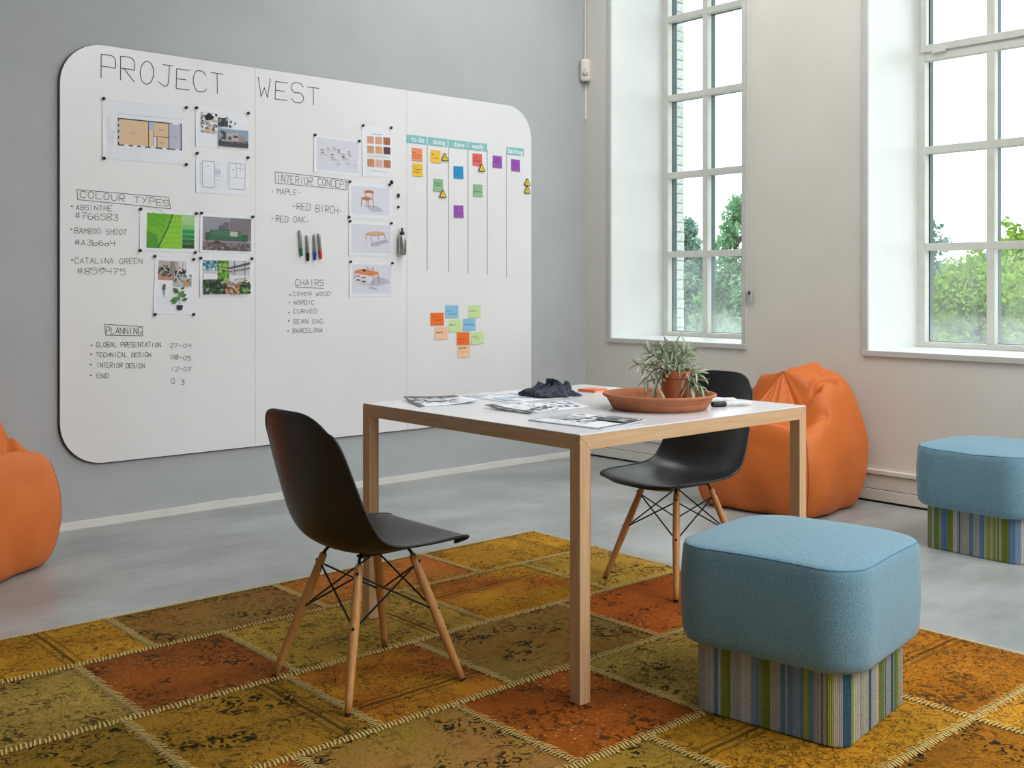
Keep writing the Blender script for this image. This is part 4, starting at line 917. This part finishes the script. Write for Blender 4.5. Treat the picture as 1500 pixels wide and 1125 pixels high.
# ---- crumpled cloth
def cloth():
    n = 72; P = []; g = np.random.default_rng(3)
    ph = g.uniform(0, 6.28, 12)
    for i in range(n+1):
        row = []
        for j in range(n+1):
            u, v = i/n*2-1, j/n*2-1
            r = max(abs(u), abs(v)); a = math.atan2(v, u)
            rr = min(1, math.hypot(u, v)) if True else 0
            k = r/(math.hypot(u, v)+1e-6); x, y = u*k, v*k; q = math.hypot(x, y)
            lob = 1 + .16*sin(3*a+ph[0]) + .10*sin(7*a+ph[1])
            X, Y = x*.125*lob, y*.085*lob
            h = .012 + .058*math.exp(-((X-.012)**2/.0032 + (Y)**2/.0022))
            h += .030*math.exp(-((X+.06)**2/.0007 + (Y+.01)**2/.0012)) + .022*math.exp(-((X-.08)**2/.0006 + (Y-.01)**2/.001))
            h += .010*abs(sin(26*X*3+9*Y*4+ph[2]+1.5*sin(40*Y))) + .007*abs(sin(60*Y-35*X+ph[3])) - .012*math.exp(-((X-.045)**2/.0002+(Y+.005)**2/.0006)) - .014*math.exp(-((X+.03)**2/.00015+(Y+.02)**2/.0012))
            edge = 1-max(0, (q-.80)/.2)**2; h = .0035 + (h-.0035)*(max(0, edge)*(.75+.25*sin(9*a+ph[4]))+.0)
            row.append((X + .012*sin(h*90+ph[5]), Y + .010*sin(h*80+ph[6]), max(.003, h)))
        P.append(row)
    return P
t = empty('crumpled_cloth', (2.735, 2.885, TH_+.0005), R(-38)); t.scale = (.82, .85, .84); tag(t, 'crumpled dark navy cloth on the table', 'cloth')
o = MB().grid(cloth()).build('fabric', M['cloth'], t, smooth=True); so = o.modifiers.new('thickness', 'SOLIDIFY'); so.thickness = .0025; so.offset = -1
hem = [p for p in cloth()[10]]; MB().tube([(p[0], p[1], p[2]+.001) for p in hem[6:-6:2]], .0018, 6).build('hem', M['cloth'], t, smooth=True)
# ---- saucer and potted plant
SX, SY = 2.746, 2.364
t = empty('plant_saucer', (SX, SY, TH_+.0006)); tag(t, 'wide round terracotta saucer under the plant pot', 'saucer')
MB().lathe([(.150,0),(.156,.002),(.163,.012),(.167,.020),(.1665,.0225),(.170,.025),(.175,.034),(.177,.038),(.185,.041),(.189,.045),(.188,.049),(.184,.051),(.177,.049),(.165,.030),(.155,.012),(.148,.009),(.02,.008)], 72).build('dish', M['terra'], t, smooth=True)
px_, py_, pz_ = 2.790, 2.335, TH_+.0096
pt = empty('potted_plant', (px_, py_, pz_)); tag(pt, 'silvery-leaved plant in a terracotta pot standing in the saucer', 'plant')
tilt = Matrix.Rotation(R(3), 4, 'Y')
MB().lathe([(.034,0),(.0355,.002),(.048,.086),(.0485,.088),(.0525,.089),(.0535,.092),(.0545,.111),(.053,.114),(.049,.114),(.047,.104),(.03,.103)], 48, tilt).build('pot', M['terra'], pt, smooth=True)
MB().lathe([(.047,.100),(.046,.104),(.02,.107),(.004,.108)], 32, tilt).build('soil', M['soil'], pt, smooth=True)
def leafmesh(L_, w, curl, fold):
    n = 7; vs = []; fs = []
    for i in range(n+1):
        f = i/n; ww = w*(math.sin(pi*min(1, f*.92+.06))**.75)*(1 if f < .95 else .4); x = L_*f*(1-.1*curl*f); z = -curl*L_*f*f*.5
        vs += [(x, -ww/2, z+fold*ww), (x, 0, z), (x, ww/2, z+fold*ww)]
    for i in range(n):
        a = i*3; fs += [(a, a+3, a+4, a+1), (a+1, a+4, a+5, a+2)]
    me = MB().add(vs, fs).mesh('leaf', True); me.materials.append(M['leaf']); return me
LM_ = [leafmesh(.062, .0140, .5, .35), leafmesh(.078, .0150, .2, .35), leafmesh(.050, .0130, -.4, .35), leafmesh(.070, .0140, .9, .3), leafmesh(.04, .0135, .2, .35)]
lc = 0; g = random.Random(12)
# stem targets relative to the pot rim centre: (right, away, up) as seen in the picture, in metres
fx = Vector((FWD[0], FWD[1], 0)); rx = Vector((RGT[0], RGT[1], 0)); up = Vector((0,0,1))
stems = [(-.085,.0,.065),(-.125,-.01,.030),(-.10,-.03,-.025),(-.075,-.04,-.075),(-.05,.01,.085),(.0,.02,.075),(.045,.0,.075),(.06,.03,.05),(.075,-.01,.00),(.085,-.035,-.055),(.06,-.05,-.085),(.02,-.04,.04),(-.03,-.045,.03),(.095,.01,-.075),(-.01,.05,.05)]
for si, (a, b_, c) in enumerate(stems):
    p0 = up*.106 + rx*(a*.22) + fx*(b_*.3); p3 = up*(.106+c) + rx*a + fx*b_
    p1 = p0 + up*(.035 + max(0, c)*.35) + rx*a*.25; p2 = p3 + up*(.035 if c < 0 else -.005) - rx*a*.12
    pts = []
    for k in range(9):
        f = k/8; pts.append(p0*(1-f)**3 + p1*3*f*(1-f)**2 + p2*3*f*f*(1-f) + p3*f**3)
    MB().tube(pts, [.0028-.0014*k/8 for k in range(9)], 7).build('stem', M['stem'], pt, smooth=True)
    nl = 16
    for k in range(nl):
        f = .25 + .75*k/(nl-1); i0 = min(7, int(f*8)); p = pts[i0].lerp(pts[i0+1], f*8-i0); tn = (pts[i0+1]-pts[i0]).normalized()
        ang = k*2.4 + si; sd = tn.cross(Vector((.3,.2,1))).normalized(); s2 = tn.cross(sd)
        side = sd*cos(ang)+s2*sin(ang); spread = .95 if k < nl-4 else .45
        d = (tn*(1-spread*.55) + side*spread + up*.10).normalized()
        if c < -.03: d = (d + Vector((0,0,-.25))).normalized()
        q = d.to_track_quat('X', 'Z'); o = bpy.data.objects.new('leaf', LM_[g.randrange(5)]); col.objects.link(o); o.parent = pt
        o.location = p; o.rotation_mode = 'QUATERNION'; o.rotation_quaternion = q @ Euler((g.uniform(-.5,.5), 0, 0)).to_quaternion(); sc = g.uniform(.60, .88); o.scale = (sc, sc, sc); lc += 1
o = bpy.data.objects.new('leaf', LM_[1]); col.objects.link(o); o.parent = pt; o.location = rx*-.025 + up*.16; o.rotation_euler = Vector((-.08*RGT[0], -.08*RGT[1], 1)).normalized().to_track_quat('X', 'Z').to_euler(); o.scale = (1,1,1)
# ------------------------------------------------------------------ moulded shell chairs (local: faces +x)
def shell_point(u, v):
    # v 0..1 from front lip over seat to top of back, u -1..1 across
    prof = [(.243,.399),(.240,.405),(.215,.410),(.150,.407),(.060,.398),(-.030,.391),(-.095,.394),(-.148,.416),(-.182,.458),(-.203,.515),(-.219,.580),(-.233,.645),(-.247,.705),(-.261,.758),(-.273,.800)]
    hw =   [.178,.192,.207,.222,.230,.232,.232,.232,.230,.224,.216,.208,.199,.188,.172]
    rise = [.000,.003,.008,.016,.026,.038,.050,.058,.060,.054,.046,.038,.032,.026,.020]
    n = len(prof)-1; f = v*n; i = min(n-1, int(f)); t = f-i
    def cr(a):
        g = lambda k: a[max(0, min(n, k))]
        p0, p1, p2, p3 = g(i-1), g(i), g(i+1), g(i+2)
        return .5*((2*p1)+(-p0+p2)*t+(2*p0-5*p1+4*p2-p3)*t*t+(-p0+3*p1-3*p2+p3)*t**3)
    x = cr([p[0] for p in prof]); z = cr([p[1] for p in prof]); w = cr(hw); r = cr(rise)
    q = min(1, max(0, (v-.22)/.48)); q = q*q*(3-2*q); an = pi/2*(1-q)*1.0 + R(12)*q     # lifting direction turns smoothly from up to forward
    au = abs(u)
    if v > .66: k = ((v-.66)/.34)**3.2 * au**4 * .062; z -= k*.96; x += k*.27
    if v < .24: k = ((.24-v)/.24)**2.6 * au**3.2 * .055; x -= k
    rr = r*au**2.4
    return (x + cos(an)*rr, u*w*(1-.03*au*au), z + sin(an)*rr)
def make_chair(loc, rz, label):
    t = empty('shell_chair', loc, rz); tag(t, label, 'chair', 'black shell chairs on wooden legs')
    nu, nv = 28, 44
    P = [[shell_point(-1+2*j/nu, i/nv) for j in range(nu+1)] for i in range(nv+1)]
    sh = MB().grid(P).build('seat_shell', M['black_plastic'], t, smooth=True, recalc=True)
    so = sh.modifiers.new('thickness', 'SOLIDIFY'); so.thickness = .006; so.offset = 0
    ss = sh.modifiers.new('smooth', 'SUBSURF'); ss.levels = 1; ss.render_levels = 1
    rim = [P[0][j] for j in range(nu+1)] + [P[i][nu] for i in range(1, nv+1)] + [P[nv][j] for j in range(nu-1, -1, -1)] + [P[i][0] for i in range(nv-1, 0, -1)]
    MB().tube(rim+[rim[0]], .0046, 8).build('shell_rim', M['black_plastic'], t, smooth=True)
    ft = .195; tp = .092
    for sx_, sy_ in ((1,1),(1,-1),(-1,1),(-1,-1)):
        F_ = Vector((sx_*ft, sy_*ft, .006)); T_ = Vector((sx_*tp, sy_*tp, .365)); d = T_-F_
        pts = [F_ + d*f for f in (0, .1, .55, .9, .985, 1)]
        lg = MB().tube(pts, [.0098, .0108, .0142, .0126, .0112, .0085], 20).build('leg', M['leg_wood'], t, smooth=True)
        MB().tube([F_ - d.normalized()*.0065, F_ + d.normalized()*.002], [.0085, .0092], 14).build('foot_glide', M['rubber'], lg)
        up_ = F_ + d*.93; lo_ = F_ + d*.55; dn = d.normalized()
        out = Vector((sx_, sy_, 0)).normalized(); out = (out - dn*out.dot(dn)).normalized()
        sc_ = MB()
        for p in (up_, lo_): sc_.tube([p + out*.0095, p + out*.0150], .0042, 10)
        sc_.build('screw_head', M['black_metal'], lg)
        # flat steel tongue in the slot and arm to the shell
        MB().tube([T_ - dn*.035, T_ + dn*.004, Vector((sx_*.086, sy_*.086, .378)), Vector((sx_*.076, sy_*.078, .389))], .0048, 8).build('bracket_arm', M['black_metal'], t, smooth=True)
    for sy_ in (1, -1): MB().box((-.078, sy_*.070-.012, .378), (.078, sy_*.070+.012, .385)).build('mount_plate', M['black_metal'], t, bevel=.001)
    def node(sx_, sy_, f): F_ = Vector((sx_*ft, sy_*ft, .006)); T_ = Vector((sx_*tp, sy_*tp, .365)); return F_ + (T_-F_)*f
    cs = [(1,1),(1,-1),(-1,-1),(-1,1)]
    for k in range(4):
        a, b = cs[k], cs[(k+1)%4]
        for p, q in ((a, b), (b, a)):
            A, B = node(*p, .92), node(*q, .55); dd = (B-A).normalized()*.010
            MB().tube([A+dd, B-dd], .0030, 7).build('cross_brace', M['black_metal'], t)
    # inner crossing braces from the mount to the lower screws
    for k in range(4):
        B = node(*cs[k], .55); c = cs[(k+2)%4]; A = node(*c, .96)
    return t
make_chair((1.775, 2.642, .0095), R(0), 'black shell chair at the left side of the table, facing it')
make_chair((3.255, 2.715, .0095), R(174.5), 'black shell chair behind the right side of the table, facing left')

# ------------------------------------------------------------------ stools
def rsq(h, r, n):
    """rounded square outline, half side h, corner radius r; evenly spaced"""
    pts = []; seg = 2*(h-r); arc = pi*r/2; per = 4*(seg+arc)
    for k in range(n):
        s_ = (k/n*per) % per; side = int(s_//(seg+arc)); q = s_-side*(seg+arc)
        if q < seg: x, y = h, -(h-r)+q; nx, ny = 1, 0
        else: a = (q-seg)/r; x, y = (h-r)+r*cos(a), (h-r)+r*sin(a); nx, ny = cos(a), sin(a)
        c, s2 = cos(side*pi/2), sin(side*pi/2); pts.append((x*c-y*s2, x*s2+y*c, nx*c-ny*s2, nx*s2+ny*c))
    return pts
def make_stool(loc, rz, label, seed, dent=0):
    t = empty('stool', loc, rz); tag(t, label, 'stool', 'square blue stools on striped plinths')
    g = random.Random(seed)
    n = 1080; hb = .215; base = rsq(hb, .048, n)
    pal = [lin('6f93b0'), lin('bdbcb2'), lin('8a9a3a'), lin('4a7090'), lin('d2cfc6'), lin('b4bd62'), lin('8fa3bc')]
    cols = []; 
    while len(cols) < n//3:
        w_ = g.choice([1,1,2,2,3,4,5,6]); c = g.choice([0,1,1,2,3,4,4,5,0,1,2,6]); fk = [g.uniform(.74, 1.08) for _ in range(w_)]; cols += [tuple(ch*q for ch in pal[c]) for q in fk]
    H0, H1 = .001, .21; b = MB(); vs = []
    for z_ in (H0, H0+.004, H1):
        for k, (x, y, nx, ny) in enumerate(base):
            d = .0016*(1-abs((k % 3)-1)) * (1 if z_ > H0 else 0); q = -.002 if z_ == H0 else 0
            vs.append((x+nx*(d+q), y+ny*(d+q), z_))
    nv_ = len(b.v)
    for r_ in range(2):
        for k in range(n):
            b.add([vs[r_*n+k], vs[r_*n+(k+1)%n], vs[(r_+1)*n+(k+1)%n], vs[(r_+1)*n+k]], [(0,1,2,3)], None, cols[(k//3) % len(cols)])
    b.build('striped_plinth', M['stripe'], t)
    m_ = rsq(hb-.006, .06, 64)
    MB().add([(x,y,0) for x,y,_,_ in m_]+[(x,y,.01) for x,y,_,_ in m_], [tuple(range(64))[::-1], tuple(range(64,128))]+[(i,(i+1)%64,64+(i+1)%64,64+i) for i in range(64)]).build('base_board', M['black_plastic'], t)
    # cushion: rings from bottom centre to top centre
    hc = .263; zb_, zt_ = .188, .470; N_ = 96
    prof = [(.10,0,.00),(.030,0,.0),(.012,.005,0),(.004,.016,0),(.0,.035,0),(-.003,.10,0),(-.003,.16,0),(.000,.215,0),(.002,.236,0),(.0055,.2445,0),(.010,.2475,0),(.020,.250,0),(.05,.2535,0),(.10,.257,0),(.16,.259,0),(.22,.260,0)]
    rings = []
    for ins, z_, _ in prof:
        hh = hc-ins; r_ = max(.012, min(.105 - ins*.25, hh*.97)) if ins < .15 else hh*.6
        ring = []
        for (x, y, nx, ny) in rsq(hh, r_, N_):
            zz_ = zb_ + z_ * (.282/.26)
            sag = -.010*((x*x+y*y)/hc**2 - .9) if z_ > .2 else 0       # edges a little lower at the corners
            if dent and z_ > .15: zz_ -= dent*math.exp(-((x+.25)**2/.004 + (y+.02)**2/.012)) + .5*dent*math.exp(-((x+.25)**2/.004 + (y-.12)**2/.004))
            ring.append((x, y, zz_+sag*.8))
        rings.append(ring)
    b = MB(); P = [[rings[i][k] for i in range(len(rings))] for k in range(N_)]
    b.grid(P, closeu=True); nr = len(rings)
    b.f.append(tuple(k*nr+nr-1 for k in range(N_))); b.c.append(None); b.f.append(tuple(k*nr for k in range(N_))[::-1]); b.c.append(None)
    b.build('cushion', M['blue_felt'], t, smooth=True, recalc=True)
    sm = [Vector(p) for p in rings[9]]; MB().tube(sm+[sm[0]], .0014, 6).build('seam', M['blue_piping'], t, smooth=True)
    return t
make_stool((2.552, 1.690, .0095), R(9), 'blue felt stool in front, on the rug beside the table', 4)
make_stool((4.745, 2.150, 0), R(-3), 'blue felt stool at the far right on bare concrete', 9, .012)

# ------------------------------------------------------------------ bean bags (local: open front faces +x)
def bag_point(th, ph, folds):
    c, s_ = cos(th), sin(th); n_ = 5.0 + 3*max(0, c)
    R0 = 1/((abs(c)**n_+abs(s_)**n_)**(1/n_))
    cp = max(0, cos(ph)); sp = sin(ph)
    rho = cp**((.28-.14*max(0, c)) if sp > 0 else .11); zf = .5+.5*(abs(sp)**(.85 if sp > 0 else .9))*(1 if sp > 0 else -1)
    X, Y = R0*c*rho, R0*s_*rho                      # -1..1 plan
    bulge = 1 + .03*sin(pi*min(1, zf*1.3))
    # height: low at the front edge, high back that leans inwards
    t = min(1, max(0, (.76-X)/.92)); t = t*t*(3-2*t)
    H = .455 + .275*t*(1-.30*abs(Y-.35)**2.2)
    z = zf*H
    lean = 1-.16*t*max(0, zf-.5)*2; x, y = X*.350*bulge, Y*.355*bulge*lean
    top = max(0, (zf-.55)/.45)
    # seat hollow just behind the front edge, front edge itself stays up and crisp
    hol = math.exp(-((X-.42)/.20)**2)*math.exp(-(Y/.62)**2); z -= .135*hol*top
    lip = math.exp(-((X-.86)/.10)**2)*math.exp(-(Y/.8)**4); z += .035*lip*top
    z += .012*top*sin(5*th+1.3)*.6
    for (x1, y1, x2, y2, amp, w_) in folds:         # soft creases running over the back
        dx, dy = x2-x1, y2-y1; L2 = dx*dx+dy*dy; q = max(0, min(1, ((X-x1)*dx+(Y-y1)*dy)/L2)); d2 = (X-x1-q*dx)**2+(Y-y1-q*dy)**2
        k = amp*math.exp(-d2/w_**2)*min(1, top*1.6+.05)*(1-.25*q); z -= k; x -= k*.3*c; y -= k*.3*s_
    # gentle wrinkles near the floor
    x += .006*sin(9*th+3*ph)*(1-zf)*c; y += .006*sin(9*th+3*ph)*(1-zf)*s_
    return (x, y, max(0, z))
FOLDS = [(.46,-.12,-.32,-.30,.070,.060),(.40,.12,-.20,.10,.075,.055),(.52,-.35,-.05,-.66,.070,.065),(.50,.30,.10,.70,.070,.050),(.10,.70,-.42,.82,.032,.040),(.45,-.55,.25,-.90,.045,.06),
  (.30,-.02,-.60,-.10,-.030,.08),(.40,-.24,-.25,-.50,-.034,.08),(.45,.22,-.45,.34,-.042,.10),(.56,.50,.30,.88,.045,.045),(.25,.42,-.15,.62,.030,.05),(.60,-.62,.46,-.92,.03,.05),(.62,.05,.40,.30,.030,.06),(.58,-.10,.45,-.45,.030,.06)]
def make_bag(loc, rz, label, scale=(1,1,1)):
    t = empty('bean_bag', loc, rz); t.scale = scale; tag(t, label, 'bean bag', 'orange leather bean bags')
    nu, nv = 176, 88
    P = [[bag_point(2*pi*i/nu, -pi/2+pi*j/nv, FOLDS) for j in range(nv+1)] for i in range(nu)]
    MB().grid(P, closeu=True).build('bag_body', M['leather'], t, smooth=True, recalc=True)
    for th in (R(43), R(-43), R(137), R(-137)):     # stitched corner seams
        pts = [Vector(bag_point(th, -1.35+2.2*j/40, FOLDS)) for j in range(41)]; cen = Vector((0,0,.3))
        MB().tube([p + Vector((p.x, p.y, 0)).normalized()*.0006 for p in pts], .0016, 6).build('seam', M['seam'], t, smooth=True)
    return t
make_bag((4.865, 3.330, 0), R(186), 'orange leather bean bag against the window wall behind the table', (1, 1, .975))
make_bag((1.12, 4.71, 0), R(-53), 'orange leather bean bag cut off by the left edge, in front of the grey wall', (1, 1, 1.04))

# ------------------------------------------------------------------ detector, cable, blind chain
t = empty('motion_detector', (5.246, 5.176, 2.555), R(-135+180)); tag(t, 'small cream motion detector high in the room corner', 'detector')
b = MB()
pr = [(.030,.000),(.034,.004),(.036,.020),(.036,.130),(.033,.140),(.028,.146)]
n = 20
def sec(w_, z_, dz): 
    return [(-.030+0, -w_, z_), (.0, -w_, z_), (.012*dz+.006, -w_*.7, z_), (.018*dz+.006, 0, z_), (.012*dz+.006, w_*.7, z_), (0, w_, z_), (-.030, w_, z_)]
t.rotation_euler = (0,0,R(-135))
rows_ = [sec(w_, z_, 1 if .01 < z_ < .14 else .3) for w_, z_ in pr]
vs = [p for r_ in rows_ for p in r_]; fs = []
for i in range(len(rows_)-1):
    for k in range(7): fs.append((i*7+k, i*7+(k+1)%7, (i+1)*7+(k+1)%7, (i+1)*7+k))
fs += [tuple(range(7))[::-1], tuple((len(rows_)-1)*7+k for k in range(7))]
b.add(vs, fs).build('housing', M['plastic_white'], t, recalc=True, bevel=.002)
b = MB().lathe([(.019,0),(.019,.004),(.013,.008),(.004,.010)], 20, Matrix.Translation((.021,0,.046)) @ Matrix.Rotation(R(90), 4, 'Y')); b.build('sensor_lens', M['lens'], t, smooth=True)
MB().box((.021,-.008,.070),(.0255,.008,.073)).build('indicator', mk('d06050'), t)
tag(MB().tube([(WX-.012, WY-.010, 2.70), (WX-.010, WY-.010, 3.2), (WX-.014, WY-.010, 3.8), (WX-.010, WY-.010, CEIL)], .0045, 8).build('detector_cable', M['plastic_white']), 'thin cream cable running up the corner from the detector', 'cable')
tag(MB().box((WX-.012, WY-.012, 2.30), (WX, WY, 2.54)).build('cable_trunking', M['plastic_white'], bevel=.001), 'short white cable trunking below the detector in the corner', 'cable cover')
t = empty('blind_chain', (WX-.016, 3.835, 1.06)); tag(t, 'beaded blind chain hanging beside the corner window', 'blind chain')
for dy in (-.010, .012):
    b = MB(); b.tube([(0, dy, .06), (0, dy, 3.0)], .0010, 5)
    for k in range(240): z_ = .06+k*.0122; b.add([(0,dy,z_-.0025),(.0022,dy,z_),(0,dy+.0022,z_),(-.0022,dy,z_),(0,dy-.0022,z_),(0,dy,z_+.0025)], [(0,2,1),(0,3,2),(0,4,3),(0,1,4),(5,1,2),(5,2,3),(5,3,4),(5,4,1)])
    tag(b.build('bead_strand', M['sky_cord'], t), kind='stuff')
MB().box((-.008, -.012, 0), (.006, .014, .075)).build('chain_weight', M['lens'], t, bevel=.005, seg=3)
MB().box((-.010, -.006, .045), (-.007, .006, .065)).build('weight_slot', M['rubber'], t)
